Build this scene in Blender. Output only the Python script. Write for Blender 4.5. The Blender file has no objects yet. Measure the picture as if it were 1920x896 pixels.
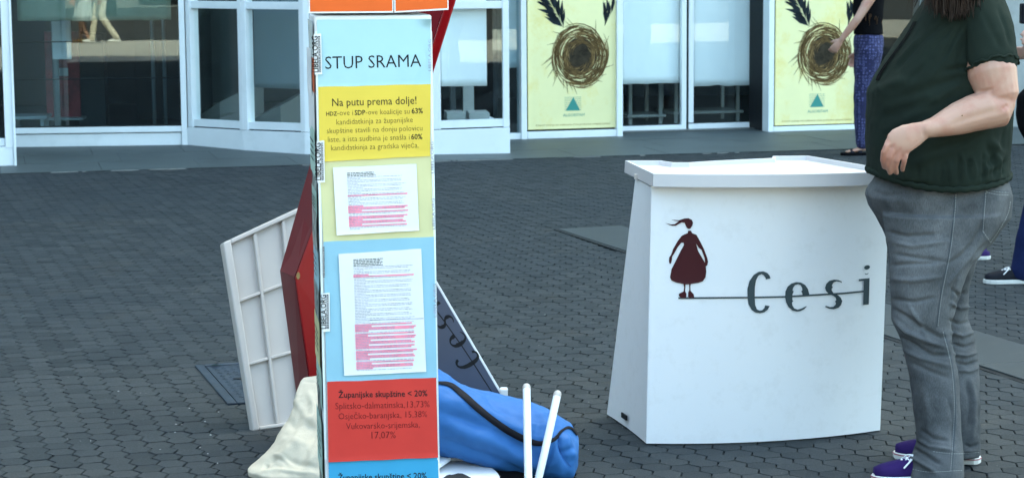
import bpy, bmesh, math, random
import numpy as np
from mathutils import Vector, Matrix, noise
from mathutils.bvhtree import BVHTree
from mathutils.geometry import tessellate_polygon

SC = bpy.context.scene
COL = SC.collection
random.seed(7)
V = Vector

# ---------------------------------------------------------------- camera
CAM = V((0, 0, 1.6))
FOC = 4000.0                      # focal length in photograph pixels
_p = math.atan(.129); _r = math.radians(.4)
_R0 = V((1, 0, 0)); FWD = V((0, math.cos(_p), -math.sin(_p))); _U0 = V((0, math.sin(_p), math.cos(_p)))
RGT = _R0 * math.cos(_r) - _U0 * math.sin(_r)
UPV = _R0 * math.sin(_r) + _U0 * math.cos(_r)
cd = bpy.data.cameras.new('camera'); cam = bpy.data.objects.new('camera', cd); COL.objects.link(cam)
cam.matrix_world = Matrix(((RGT.x, UPV.x, -FWD.x, CAM.x), (RGT.y, UPV.y, -FWD.y, CAM.y), (RGT.z, UPV.z, -FWD.z, CAM.z), (0, 0, 0, 1)))
cd.sensor_width = 36; cd.lens = FOC / 1920 * 36; cd.clip_start = .05; cd.clip_end = 800
cd.dof.use_dof = True; cd.dof.focus_distance = 6.3; cd.dof.aperture_fstop = 13
SC.camera = cam

# ---------------------------------------------------------------- light
SUN_EL = 50.0; SUN_AZ = 12.0      # sun stands behind the shop, a little to the right
w = bpy.data.worlds.new('World'); SC.world = w; w.use_nodes = True
nt = w.node_tree; nt.nodes.clear()
sky = nt.nodes.new('ShaderNodeTexSky'); sky.sky_type = 'NISHITA'; sky.sun_disc = False
sky.sun_elevation = math.radians(SUN_EL); sky.sun_rotation = math.radians(SUN_AZ)
sky.air_density = 1.0; sky.dust_density = 3.0; sky.ozone_density = 1.0
bg = nt.nodes.new('ShaderNodeBackground'); bg.inputs[1].default_value = .15
ow = nt.nodes.new('ShaderNodeOutputWorld'); nt.links.new(sky.outputs[0], bg.inputs[0]); nt.links.new(bg.outputs[0], ow.inputs[0])
sd = bpy.data.lights.new('sun', 'SUN'); sd.energy = 3.2; sd.angle = math.radians(.5); sd.color = (1, .95, .87)
sun = bpy.data.objects.new('sun', sd); COL.objects.link(sun)
_e = math.radians(SUN_EL); _a = math.radians(SUN_AZ)
SUND = V((math.sin(_a) * math.cos(_e), math.cos(_a) * math.cos(_e), math.sin(_e)))
sun.rotation_euler = SUND.to_track_quat('Z', 'Y').to_euler(); sun.location = (0, 10, 40)
SC.view_settings.view_transform = 'Standard'; SC.view_settings.look = 'None'
SC.view_settings.gamma = 1; SC.view_settings.exposure = 3.22
SC.view_settings.use_white_balance = True; SC.view_settings.white_balance_temperature = 7350; SC.view_settings.white_balance_tint = -7
SC.cycles.max_bounces = 8; SC.cycles.transparent_max_bounces = 12

# ---------------------------------------------------------------- pixel -> place helpers
def ray(x, y): return FWD + RGT * ((x - 960) / FOC) - UPV * ((y - 448) / FOC)
def G(x, y, z=0.0):
    d = ray(x, y); return CAM + d * ((z - CAM.z) / d.z)
def at(x, y, Y):
    d = ray(x, y); return CAM + d * (Y / d.y)
def onp(x, y, p0, n):
    d = ray(x, y); return CAM + d * ((p0 - CAM).dot(n) / d.dot(n))

# ---------------------------------------------------------------- materials
def _mat(name):
    m = bpy.data.materials.new(name); m.use_nodes = True
    return m, m.node_tree, m.node_tree.nodes['Principled BSDF']
def _noise(nt, scale, detail=4, rough=.6, vec=None):
    n = nt.nodes.new('ShaderNodeTexNoise'); n.inputs['Scale'].default_value = scale
    n.inputs['Detail'].default_value = detail; n.inputs['Roughness'].default_value = rough
    if vec: nt.links.new(vec, n.inputs['Vector'])
    return n
def _ramp(nt, fac, a, b, ca, cb):
    r = nt.nodes.new('ShaderNodeValToRGB'); nt.links.new(fac, r.inputs[0])
    r.color_ramp.elements[0].position = a; r.color_ramp.elements[1].position = b
    r.color_ramp.elements[0].color = (*ca, 1); r.color_ramp.elements[1].color = (*cb, 1)
    return r
def _mix(nt, fac, a, b, mode='MIX'):
    m = nt.nodes.new('ShaderNodeMixRGB'); m.blend_type = mode
    for i, v in enumerate((fac, a, b)):
        if hasattr(v, 'is_output') or isinstance(v, bpy.types.NodeSocket): nt.links.new(v, m.inputs[i])
        elif isinstance(v, (tuple, list)): m.inputs[i].default_value = (*v, 1)
        else: m.inputs[i].default_value = v
    return m.outputs[0]
def mat(name, col, rough=.5, var=.08, scale=8, bump=0.0, bscale=200, metal=0, spec=.5, dirt=0, dirtcol=(.2, .19, .17), dscale=3, sheen=0, coat=0):
    m, nt, b = _mat(name)
    tc = nt.nodes.new('ShaderNodeTexCoord').outputs['Object']
    n = _noise(nt, scale, vec=tc)
    lo = tuple(c * (1 - var) for c in col); hi = tuple(min(1, c * (1 + var)) for c in col)
    c = _ramp(nt, n.outputs['Fac'], .3, .7, lo, hi).outputs[0]
    if dirt:
        n2 = _noise(nt, dscale, 8, .7, tc)
        f = _ramp(nt, n2.outputs['Fac'], .52, .78, (0, 0, 0), (dirt,) * 3).outputs[0]
        c = _mix(nt, f, c, dirtcol)
    nt.links.new(c, b.inputs['Base Color'])
    b.inputs['Roughness'].default_value = rough; b.inputs['Metallic'].default_value = metal
    b.inputs['Specular IOR Level'].default_value = spec
    if sheen: b.inputs['Sheen Weight'].default_value = sheen
    if coat: b.inputs['Coat Weight'].default_value = coat
    if bump:
        n3 = _noise(nt, bscale, 3, .6, tc); bp = nt.nodes.new('ShaderNodeBump')
        bp.inputs['Strength'].default_value = bump; bp.inputs['Distance'].default_value = .002
        nt.links.new(n3.outputs['Fac'], bp.inputs['Height']); nt.links.new(bp.outputs[0], b.inputs['Normal'])
    return m
def paver_mat():
    m, nt, b = _mat('concrete_paver')
    tc = nt.nodes.new('ShaderNodeTexCoord'); geo = nt.nodes.new('ShaderNodeNewGeometry').outputs['Position']
    at_ = nt.nodes.new('ShaderNodeAttribute'); at_.attribute_name = 'tone'
    oi = nt.nodes.new('ShaderNodeObjectInfo')
    base = _ramp(nt, at_.outputs['Fac'], 0, 1, (.0135, .018, .0205), (.034, .039, .041)).outputs[0]
    big = _noise(nt, .55, 5, .65, geo)
    c = _mix(nt, _ramp(nt, big.outputs['Fac'], .35, .7, (0, 0, 0), (.55,) * 3).outputs[0], base, (.014, .021, .027))
    big2 = _noise(nt, 1.7, 6, .7, geo)
    c = _mix(nt, _ramp(nt, big2.outputs['Fac'], .56, .75, (0, 0, 0), (.5,) * 3).outputs[0], c, (.052, .049, .041))
    g = _noise(nt, 210, 5, .85, geo)
    c = _mix(nt, .8, c, _ramp(nt, g.outputs['Fac'], .36, .66, (.12,) * 3, (.95,) * 3).outputs[0], 'OVERLAY')
    vo = nt.nodes.new('ShaderNodeTexVoronoi'); vo.inputs['Scale'].default_value = 95; nt.links.new(geo, vo.inputs['Vector'])
    c = _mix(nt, _ramp(nt, vo.outputs['Distance'], .06, .12, (.55,) * 3, (0, 0, 0)).outputs[0], c, (.25, .25, .24))
    gum = nt.nodes.new('ShaderNodeTexVoronoi'); gum.inputs['Scale'].default_value = 2.6; nt.links.new(geo, gum.inputs['Vector'])
    c = _mix(nt, _ramp(nt, gum.outputs['Distance'], .030, .042, (.6,) * 3, (0, 0, 0)).outputs[0], c, (.012, .013, .013))
    st_ = _noise(nt, 3.3, 7, .75, geo)
    c = _mix(nt, _ramp(nt, st_.outputs['Fac'], .60, .70, (0, 0, 0), (.55,) * 3).outputs[0], c, (.016, .019, .020))
    nt.links.new(c, b.inputs['Base Color']); b.inputs['Roughness'].default_value = .75; b.inputs['Specular IOR Level'].default_value = .22
    bp = nt.nodes.new('ShaderNodeBump'); bp.inputs['Strength'].default_value = .7; bp.inputs['Distance'].default_value = .0025
    g2 = _noise(nt, 120, 5, .75, geo); nt.links.new(g2.outputs['Fac'], bp.inputs['Height']); nt.links.new(bp.outputs[0], b.inputs['Normal'])
    return m
def glass_mat(name, tint=(.72, .8, .8), refl=.09):
    m = bpy.data.materials.new(name); m.use_nodes = True; nt = m.node_tree; nt.nodes.clear()
    o = nt.nodes.new('ShaderNodeOutputMaterial'); mx = nt.nodes.new('ShaderNodeMixShader')
    t = nt.nodes.new('ShaderNodeBsdfTransparent'); t.inputs[0].default_value = (*tint, 1)
    g = nt.nodes.new('ShaderNodeBsdfGlossy'); g.inputs['Roughness'].default_value = 0.0; g.inputs[0].default_value = (.95, 1, 1, 1)
    lw = nt.nodes.new('ShaderNodeLayerWeight'); lw.inputs[0].default_value = .5
    pw = nt.nodes.new('ShaderNodeMath'); pw.operation = 'POWER'; pw.inputs[1].default_value = 4; nt.links.new(lw.outputs['Facing'], pw.inputs[0])
    a = nt.nodes.new('ShaderNodeMath'); a.operation = 'MULTIPLY_ADD'; a.inputs[1].default_value = .6; a.inputs[2].default_value = refl; a.use_clamp = True
    nt.links.new(pw.outputs[0], a.inputs[0]); nt.links.new(a.outputs[0], mx.inputs[0])
    nt.links.new(t.outputs[0], mx.inputs[1]); nt.links.new(g.outputs[0], mx.inputs[2]); nt.links.new(mx.outputs[0], o.inputs[0])
    return m
def photo_mat(name, scale=30, a=(.02, .03, .03), b_=(.5, .55, .5)):
    m, nt, b = _mat(name)
    tc = nt.nodes.new('ShaderNodeTexCoord').outputs['Object']
    n = _noise(nt, scale, 3, .5, tc)
    c = _ramp(nt, n.outputs['Fac'], .42, .58, a, b_).outputs[0]
    nt.links.new(c, b.inputs['Base Color']); b.inputs['Roughness'].default_value = .4
    return m
def pattern_mat():
    m, nt, b = _mat('blue_patterned_fabric')
    tc = nt.nodes.new('ShaderNodeTexCoord').outputs['Object']
    vo = nt.nodes.new('ShaderNodeTexVoronoi'); vo.inputs['Scale'].default_value = 40; nt.links.new(tc, vo.inputs['Vector'])
    vo.inputs['Randomness'].default_value = .35
    c = _ramp(nt, vo.outputs['Distance'], .30, .38, (.010, .012, .055), (.010, .012, .055))
    e = c.color_ramp.elements; e[0].position = .24; e[1].position = .5
    n1 = e.new(.33); n1.color = (.12, .13, .28, 1); n2 = e.new(.42); n2.color = (.018, .022, .10, 1)
    nt.links.new(c.outputs[0], b.inputs['Base Color']); b.inputs['Roughness'].default_value = .85
    return m
def check_mat():
    m, nt, b = _mat('checked_fabric')
    tc = nt.nodes.new('ShaderNodeTexCoord').outputs['Object']
    wv = nt.nodes.new('ShaderNodeTexWave'); wv.inputs['Scale'].default_value = 7; nt.links.new(tc, wv.inputs['Vector'])
    wz = nt.nodes.new('ShaderNodeTexWave'); wz.bands_direction = 'Z'; wz.inputs['Scale'].default_value = 7; nt.links.new(tc, wz.inputs['Vector'])
    c = _mix(nt, .5, wv.outputs[0], wz.outputs[0], 'MULTIPLY')
    c = _ramp(nt, c, .2, .6, (.1, .13, .15), (.8, .85, .85)).outputs[0]
    nt.links.new(c, b.inputs['Base Color']); b.inputs['Roughness'].default_value = .9
    return m
def denim_mat(name, a, b_, vs=5):
    m, nt, b = _mat(name)
    tc = nt.nodes.new('ShaderNodeTexCoord').outputs['Object']
    n = _noise(nt, vs, 6, .6, tc); c = _ramp(nt, n.outputs['Fac'], .32, .7, a, b_).outputs[0]
    mp = nt.nodes.new('ShaderNodeMapping'); mp.inputs['Scale'].default_value = (1, 1, .12); nt.links.new(tc, mp.inputs[0])
    n2 = _noise(nt, 600, 2, .7, mp.outputs[0])
    c = _mix(nt, .35, c, _ramp(nt, n2.outputs['Fac'], .35, .65, (.2,) * 3, (.85,) * 3).outputs[0], 'OVERLAY')
    nt.links.new(c, b.inputs['Base Color']); b.inputs['Roughness'].default_value = .88; b.inputs['Specular IOR Level'].default_value = .1
    bp = nt.nodes.new('ShaderNodeBump'); bp.inputs['Strength'].default_value = .25; bp.inputs['Distance'].default_value = .001
    nt.links.new(n2.outputs['Fac'], bp.inputs['Height']); nt.links.new(bp.outputs[0], b.inputs['Normal'])
    return m
def skin_mat(name='skin', base=(.43, .25, .182), red=(.38, .155, .105)):
    m, nt, b = _mat(name)
    tc = nt.nodes.new('ShaderNodeTexCoord').outputs['Object']
    n = _noise(nt, 14, 5, .6, tc); c = _ramp(nt, n.outputs['Fac'], .45, .8, base, red).outputs[0]
    nt.links.new(c, b.inputs['Base Color']); b.inputs['Roughness'].default_value = .5
    b.inputs['Subsurface Weight'].default_value = .12; b.inputs['Subsurface Radius'].default_value = (.02, .008, .005)
    bp = nt.nodes.new('ShaderNodeBump'); bp.inputs['Strength'].default_value = .12; bp.inputs['Distance'].default_value = .001
    n2 = _noise(nt, 380, 3, .6, tc); nt.links.new(n2.outputs['Fac'], bp.inputs['Height']); nt.links.new(bp.outputs[0], b.inputs['Normal'])
    return m
M = dict(
    pale=mat('bounce_strip', (.44, .42, .38), .9, .1, 1.5, .3, 60),
    paver=paver_mat(), glass=glass_mat('window_glass', (.95, .98, .98), .024),
    glass_dark=glass_mat('tinted_glass', (.80, .88, .90), .04),
    joint=mat('joint_sand', (.013, .0155, .0162), .95, .35, 30, .5, 300),
    slab=mat('terrace_stone', (.045, .060, .062), .55, .16, 2.2, .2, 150, dirt=.35, dirtcol=(.10, .105, .095), dscale=6),
    band=mat('smooth_granite', (.018, .026, .030), .6, .14, 3, .3, 220, dirt=.3, dirtcol=(.07, .075, .07), dscale=9),
    asphalt=mat('plaza_surface', (.03, .032, .032), .9, .2, 2, .4, 90),
    plate=mat('cover_steel', (.020, .032, .050), .5, .3, 14, .6, 160, metal=.3, dirt=.4, dirtcol=(.09, .09, .085), dscale=20, spec=.3),
    alu=mat('painted_aluminium', (.73, .78, .80), .38, .03, 3, 0, dirt=.25, dirtcol=(.40, .43, .43), dscale=2.5),
    alu2=mat('plinth_aluminium', (.73, .78, .80), .45, .04, 2, 0, dirt=.4, dirtcol=(.36, .40, .40), dscale=2.2),
    gasket=mat('rubber_gasket', (.012, .014, .016), .6, spec=.15),
    concrete=mat('concrete', (.30, .32, .31), .9, .15, 4, .6, 60, dirt=.4, dirtcol=(.15, .16, .15)),
    facade=mat('facade_render', (.5, .5, .47), .85, .08, 1),
    facade2=mat('grey_render', (.16, .17, .17), .9, .1, 1),
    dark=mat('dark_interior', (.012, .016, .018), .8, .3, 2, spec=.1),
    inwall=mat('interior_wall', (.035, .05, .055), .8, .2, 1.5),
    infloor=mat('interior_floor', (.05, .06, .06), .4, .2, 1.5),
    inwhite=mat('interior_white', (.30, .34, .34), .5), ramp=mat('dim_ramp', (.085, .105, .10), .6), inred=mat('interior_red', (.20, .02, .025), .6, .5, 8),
    steel=mat('steel_rod', (.45, .5, .52), .3, .05, 5, metal=.7),
    blind=mat('white_paper_blind', (.84, .87, .88), .6, .05, 1.4, .4, 14, spec=.3),
    tarp=mat('green_tarpaulin', (.21, .235, .165), .7, .25, 2.2, .9, 12),
    plastic=mat('white_plastic', (.74, .745, .755), .32, .02, 2, .04, 40, dirt=.28, dirtcol=(.50, .48, .45), dscale=16),
    plastic2=mat('ribbed_plastic', (.44, .405, .375), .45, .03, 3, .05, 60, dirt=.2, dirtcol=(.5, .48, .48), dscale=8),
    white=mat('white_paper', (.72, .73, .74), .6, .02, 6, .15, 30),
    plastic3=mat('lid_plastic', (.56, .54, .54), .4, .02, 3, .03, 60, dirt=.15, dirtcol=(.45, .43, .42), dscale=10),
    tape=mat('clear_tape', (.72, .80, .80), .22, .03, 6),
    p_blue=mat('pale_blue_paper', (.36, .56, .62), .6, .03, 5, .3, 16, dirt=.15, dirtcol=(.48, .70, .76), spec=.2),
    p_blue2=mat('light_blue_paper', (.27, .49, .60), .6, .04, 5, .3, 16, spec=.2),
    p_yel=mat('yellow_paper', (.68, .51, .075), .6, .03, 5, .3, 16, spec=.2),
    p_pale=mat('pale_yellow_paper', (.60, .58, .32), .6, .04, 5, .3, 16, spec=.2),
    p_red=mat('red_paper', (.60, .045, .036), .6, .05, 5, .3, 16, spec=.2),
    p_cyan=mat('cyan_paper', (.05, .33, .56), .6, .04, 5, .3, 16, spec=.2),
    p_orange=mat('orange_card', (.66, .105, .014), .45, .05, 7, .3, 22, spec=.25),
    pink=mat('pink_marker', (.88, .28, .38), .6, spec=.1), ink=mat('black_ink', (.006, .006, .007), .9),
    inkbrown=mat('brown_ink', (.07, .05, .02), .6, .2, spec=.1), inkred=mat('dark_ink_on_red', (.12, .012, .014), .6, .2, spec=.1), greyink=mat('grey_toner', (.30, .32, .42), .6, .5, 40, spec=.1),
    logored=mat('maroon_print', (.045, .004, .008), .4, spec=.15), logogrey=mat('slate_print', (.045, .065, .072), .4, spec=.15),
    red1=mat('red_paint', (.25, .002, .005), .3, .1, 4, .08, 40, spec=.35, dirt=.12, dirtcol=(.25, .05, .03), dscale=30),
    red2=mat('darker_red', (.125, .006, .010), .45, .1, 3, .05, 30, spec=.06),  # darker red for the back, side and top plates
    canvas=mat('unbleached_canvas', (.49, .435, .34), .9, .06, 5, .5, 260, spec=.1),
    bluecloth=mat('blue_nylon', (.030, .125, .34), .55, .12, 4, .3, 240, spec=.15),
    bluedark=mat('blue_seam', (.012, .07, .26), .7),
    webbing=mat('black_webbing', (.012, .012, .016), .75, .1, 9, .4, 400, spec=.1),
    tube=mat('white_pole', (.62, .68, .72), .3, .02, 4, dirt=.1), board=mat('slate_board', (.050, .062, .105), .3, .12, 2),
    shirt=mat('dark_green_jersey', (.0125, .019, .0145), .9, .18, 6, .35, 500, spec=.08),
    jeans=denim_mat('grey_denim', (.034, .038, .041), (.122, .126, .130)), stitch=mat('pale_stitching', (.30, .31, .30), .8),
    seam=mat('denim_seam_line', (.035, .045, .055), .9),
    jblue=denim_mat('dark_blue_denim', (.006, .011, .045), (.012, .02, .075)), jdark=denim_mat('dark_denim', (.02, .025, .035), (.035, .04, .055)),
    skin=skin_mat(), skin2=skin_mat('tanned_skin', (.42, .25, .19), (.36, .18, .13)), knuckle=skin_mat('reddened_skin', (.44, .25, .20), (.34, .12, .09)),
    hair=mat('dark_brown_hair', (.022, .012, .009), .45, .4, 30, spec=.35), hair2=mat('brown_hair', (.10, .055, .03), .45, .4, 30),
    purple=mat('purple_canvas', (.020, .007, .075), .75, .12, 12, .5, 500, spec=.15), rubber=mat('off_white_rubber', (.60, .60, .57), .6, .08, 8, dirt=.4, dscale=14),
    redstripe=mat('red_foxing_stripe', (.32, .05, .09), .5), lace=mat('white_lace', (.70, .71, .74), .8),
    black=mat('black_cloth', (.004, .004, .005), .9, .2, 5, spec=.06), blackshoe=mat('black_shoe', (.006, .007, .012), .6, .3, 14, spec=.15), pattern=pattern_mat(), check=check_mat(),
    cream=mat('cream_trousers', (.62, .58, .48), .85, .05), whitecloth=mat('white_cloth', (.75, .76, .76), .9), eye=mat('eye_white', (.7, .7, .7), .2), iris=mat('brown_iris', (.05, .03, .02), .2), lips=mat('lips', (.38, .12, .11), .5),
    post_y=mat('poster_cream', (.80, .75, .40), .5, .06, 1.6, dirt=.8, dirtcol=(.74, .56, .10), dscale=2.2), logo_g=mat('teal_green_print', (.03, .24, .20), .5), brown0=mat('dark_brown_print', (.035, .028, .018), .6, .5, 18, spec=.1), brown1=mat('brown_print', (.12, .075, .03), .6, .3, 20, spec=.1), brown2=mat('straw_print', (.30, .20, .085), .6, .3, 20, spec=.1), slateprint=mat('dark_slate_print', (.02, .028, .034), .6, spec=.1), 
    photo=photo_mat('printed_photo'), photo2=photo_mat('printed_photo_small', 60, (.02, .02, .02), (.35, .42, .4)), mint=mat('mint_paper', (.42, .60, .52), .5, .08, 5), leaf=mat('green_leaf', (.08, .22, .12), .6),
    mortar=mat('grey_mortar', (.22, .22, .21), .9, .3, 12),
    grit=mat('pale_grit', (.38, .38, .36), .8, .3, 50), bark=mat('bark', (.07, .055, .04), .9, .3, 8, .8, 40), foliage=mat('foliage', (.045, .075, .025), .7, .5, 3), tan=mat('tan_cover', (.2, .12, .08), .6),
)

# ---------------------------------------------------------------- mesh helpers
def tag(o, label=None, cat=None, group=None, kind=None):
    if label: o['label'] = label
    if cat: o['category'] = cat
    if group: o['group'] = group
    if kind: o['kind'] = kind
    return o
def empty(name, loc, label, cat, group=None):
    o = bpy.data.objects.new(name, None); COL.objects.link(o); o.location = loc; o.empty_display_size = .1
    return tag(o, label, cat, group)
def link(name, me, m, parent=None, smooth=False):
    if m is not None and not me.materials: me.materials.append(m)
    if smooth: me.shade_smooth()
    o = bpy.data.objects.new(name, me); COL.objects.link(o)
    if parent is not None:
        o.parent = parent
        o.matrix_parent_inverse = Matrix.Translation(-(V(parent.location)))
    return o
class MB:
    def __init__(s): s.v = []; s.f = []
    def add(s, vs, fs):
        n = len(s.v); s.v += [tuple(v) for v in vs]; s.f += [tuple(i + n for i in f) for f in fs]; return s
    def hexa(s, p):   # 8 points: bottom 4, top 4
        return s.add(p, [(0, 3, 2, 1), (4, 5, 6, 7), (0, 1, 5, 4), (1, 2, 6, 5), (2, 3, 7, 6), (3, 0, 4, 7)])
    def box(s, a, b):
        x0, y0, z0 = a; x1, y1, z1 = b
        return s.hexa([(x0, y0, z0), (x1, y0, z0), (x1, y1, z0), (x0, y1, z0), (x0, y0, z1), (x1, y0, z1), (x1, y1, z1), (x0, y1, z1)])
    def slab(s, pts, n):   # polygon extruded by vector n
        k = len(pts); n = V(n)
        s.add([V(p) for p in pts] + [V(p) + n for p in pts], [tuple(range(k))[::-1], tuple(range(k, 2 * k))] + [(i, (i + 1) % k, k + (i + 1) % k, k + i) for i in range(k)])
        return s
    def poly(s, pts):
        s.add(pts, [tuple(range(len(pts)))]); return s
    def ribbon(s, L, R):
        k = len(L); s.add(list(L) + list(R), [(i, i + 1, k + i + 1, k + i) for i in range(k - 1)]); return s
    def loft(s, rings, caps=True):
        n = len(rings[0]); k = len(rings)
        vs = [p for r in rings for p in r]; fs = []
        for i in range(k - 1):
            for j in range(n):
                fs.append((i * n + j, i * n + (j + 1) % n, (i + 1) * n + (j + 1) % n, (i + 1) * n + j))
        if caps: fs.append(tuple(range(n))[::-1]); fs.append(tuple((k - 1) * n + j for j in range(n)))
        return s.add(vs, fs)
    def tube(s, pts, rad, n=10, ref=V((0, 1, 0)), cap=True):
        """rad: float or (r across ref, r along ref) per point; rounded ends"""
        pts = [V(p) for p in pts]; rings = []
        if not isinstance(rad, (list,)): rad = [rad] * len(pts)
        for i, p in enumerate(pts):
            t = (pts[min(i + 1, len(pts) - 1)] - pts[max(i - 1, 0)]).normalized()
            b = ref - t * ref.dot(t)
            if b.length < 1e-3: b = t.orthogonal()
            b.normalize(); a = b.cross(t)
            r = rad[i]; ra, rb = (r, r) if isinstance(r, (int, float)) else r
            def rg(q, k): return [q + a * (ra * k * math.cos(2 * math.pi * j / n)) + b * (rb * k * math.sin(2 * math.pi * j / n)) for j in range(n)]
            m_ = min(ra, rb)
            if i == 0 and cap:
                rings += [rg(p - t * m_ * .85, .35), rg(p - t * m_ * .55, .8)]
            rings.append(rg(p, 1))
            if i == len(pts) - 1 and cap:
                rings += [rg(p + t * m_ * .55, .8), rg(p + t * m_ * .85, .35)]
        return s.loft(rings)
    def mesh(s, name):
        me = bpy.data.meshes.new(name); me.from_pydata(s.v, [], s.f); me.update(); return me
    def build(s, name, m, parent=None, smooth=False, fixn=True):
        me = s.mesh(name)
        if fixn:
            bm = bmesh.new(); bm.from_mesh(me); bmesh.ops.recalc_face_normals(bm, faces=bm.faces); bm.to_mesh(me); bm.free()
        return link(name, me, m, parent, smooth)
def bevel(o, wd=.004, seg=2):
    b = o.modifiers.new('bevel', 'BEVEL'); b.width = wd; b.segments = seg; b.limit_method = 'ANGLE'; b.angle_limit = math.radians(40); return o
def remesh(mb, voxel=.006, smooth_it=4):
    me = mb.mesh('tmp'); bm = bmesh.new(); bm.from_mesh(me); bmesh.ops.recalc_face_normals(bm, faces=bm.faces)
    bmesh.ops.triangulate(bm, faces=bm.faces); bm.to_mesh(me); bm.free()
    o = bpy.data.objects.new('tmp', me); COL.objects.link(o)
    r = o.modifiers.new('r', 'REMESH'); r.mode = 'VOXEL'; r.voxel_size = voxel
    if smooth_it:
        s = o.modifiers.new('s', 'SMOOTH'); s.factor = .5; s.iterations = smooth_it
    dg = bpy.context.evaluated_depsgraph_get(); out = bpy.data.meshes.new_from_object(o.evaluated_get(dg))
    bpy.data.objects.remove(o); bpy.data.meshes.remove(me)
    out.materials.clear()
    return out
def displace(me, fn):
    """fn(co, normal) -> offset along normal"""
    me.update(); nrm = [V(v.normal) for v in me.vertices]
    for v, n in zip(me.vertices, nrm): v.co = v.co + n * fn(v.co, n)
    me.update()
def proj(p):
    v = p - CAM; w_ = v.dot(FWD); return 960 + FOC * v.dot(RGT) / w_, 448 - FOC * v.dot(UPV) / w_
def creases(lines):
    """fold lines given where they lie on the garment: [(points, width, depth)]"""
    segs = []
    for pts, wd, dp in lines:
        for i in range(len(pts) - 1):
            t0 = i / (len(pts) - 1); t1 = (i + 1) / (len(pts) - 1)
            segs.append((pts[i], pts[i + 1], wd, dp, t0, t1))
    boxes = [(min(a[0], b[0]) - w_ * 3, max(a[0], b[0]) + w_ * 3, min(a[1], b[1]) - w_ * 3, max(a[1], b[1]) + w_ * 3) for a, b, w_, *_ in segs]
    def f(x, y):
        best = {}
        d = 0
        for s, bx_ in zip(segs, boxes):
            if not (bx_[0] < x < bx_[1] and bx_[2] < y < bx_[3]): continue
            a, b, wd, dp, t0, t1 = s
            ex, ey = b[0] - a[0], b[1] - a[1]; L = ex * ex + ey * ey or 1
            t = max(0, min(1, ((x - a[0]) * ex + (y - a[1]) * ey) / L))
            q = math.hypot(x - a[0] - t * ex, y - a[1] - t * ey) / wd
            T = t0 + t * (t1 - t0); fade = min(1, 4 * T + .15, 4 * (1 - T) + .15)
            val = dp * fade * math.exp(-q * q) 
            k = id(a) if False else (wd, dp)
            if k not in best or abs(val) > abs(best[k]): best[k] = val
        return sum(best.values())
    return f
def bvh_of(o):
    dg = bpy.context.evaluated_depsgraph_get(); dg.update(); e = o.evaluated_get(dg); me = e.to_mesh()
    mw = o.matrix_world
    t = BVHTree.FromPolygons([mw @ v.co for v in me.vertices], [tuple(p.vertices) for p in me.polygons]); e.to_mesh_clear(); return t
def bvh_mesh(me): return BVHTree.FromPolygons([v.co for v in me.vertices], [tuple(p.vertices) for p in me.polygons])
def hitter(tree, off=.0012):
    def h(x, y):
        d = ray(x, y).normalized(); loc, n, i, dist = tree.ray_cast(CAM, d, 60)
        if loc is None: return None
        if n.dot(d) > 0: n = -n
        return loc + n * off
    return h
def plane_hit(p0, n, off=.0012):
    n = V(n).normalized()
    if n.dot(V(p0) - CAM) > 0: n = -n
    def h(x, y): return onp(x, y, V(p0), n) + n * off
    return h
def densify(pts, step):
    out = []
    for i in range(len(pts) - 1):
        a, b = pts[i], pts[i + 1]; k = max(1, int(math.hypot(b[0] - a[0], b[1] - a[1]) / step))
        out += [(a[0] + (b[0] - a[0]) * j / k, a[1] + (b[1] - a[1]) * j / k) for j in range(k)]
    out.append(pts[-1]); return out
def smoothline(pts, k=6):
    """Catmull-Rom through points (tuples of any length)"""
    P = [pts[0]] + list(pts) + [pts[-1]]; out = []
    for i in range(1, len(P) - 2):
        for j in range(k):
            t = j / k
            out.append(tuple(.5 * (2 * b + (c - a) * t + (2 * a - 5 * b + 4 * c - d) * t * t + (3 * b - a - 3 * c + d) * t ** 3) for a, b, c, d in zip(P[i - 1], P[i], P[i + 1], P[i + 2])))
    out.append(tuple(pts[-1])); return out
def stroke(mb, pts, hit):
    """pts: (x, y, halfwidth)"""
    L = []; R = []
    for i, p in enumerate(pts):
        a = pts[max(0, i - 1)]; b = pts[min(len(pts) - 1, i + 1)]
        dx, dy = b[0] - a[0], b[1] - a[1]; l = math.hypot(dx, dy) or 1
        nx, ny = -dy / l * p[2], dx / l * p[2]
        l_, r_ = hit(p[0] + nx, p[1] + ny), hit(p[0] - nx, p[1] - ny)
        if l_ is None or r_ is None:
            if len(L) > 1: mb.ribbon(L, R)
            L = []; R = []; continue
        L.append(l_); R.append(r_)
    if len(L) > 1: mb.ribbon(L, R)
def fill(mb, pts, hit):
    tri = tessellate_polygon([[V((x, y, 0)) for x, y in pts]])
    q = [hit(x, y) for x, y in pts]
    if any(a is None for a in q): return
    mb.add(q, tri)
_tc = {}
def text_mesh(s, weight=0.0):
    k = (s, weight)
    if k not in _tc:
        c = bpy.data.curves.new('t', 'FONT'); c.body = s; c.size = 1; c.offset = weight; c.resolution_u = 2; c.fill_mode = 'FRONT'
        o = bpy.data.objects.new('t', c); COL.objects.link(o); dg = bpy.context.evaluated_depsgraph_get()
        me = bpy.data.meshes.new_from_object(o.evaluated_get(dg)); bpy.data.objects.remove(o)
        _tc[k] = ([tuple(v.co[:2]) for v in me.vertices], [tuple(p.vertices) for p in me.polygons])
    return _tc[k]
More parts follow.
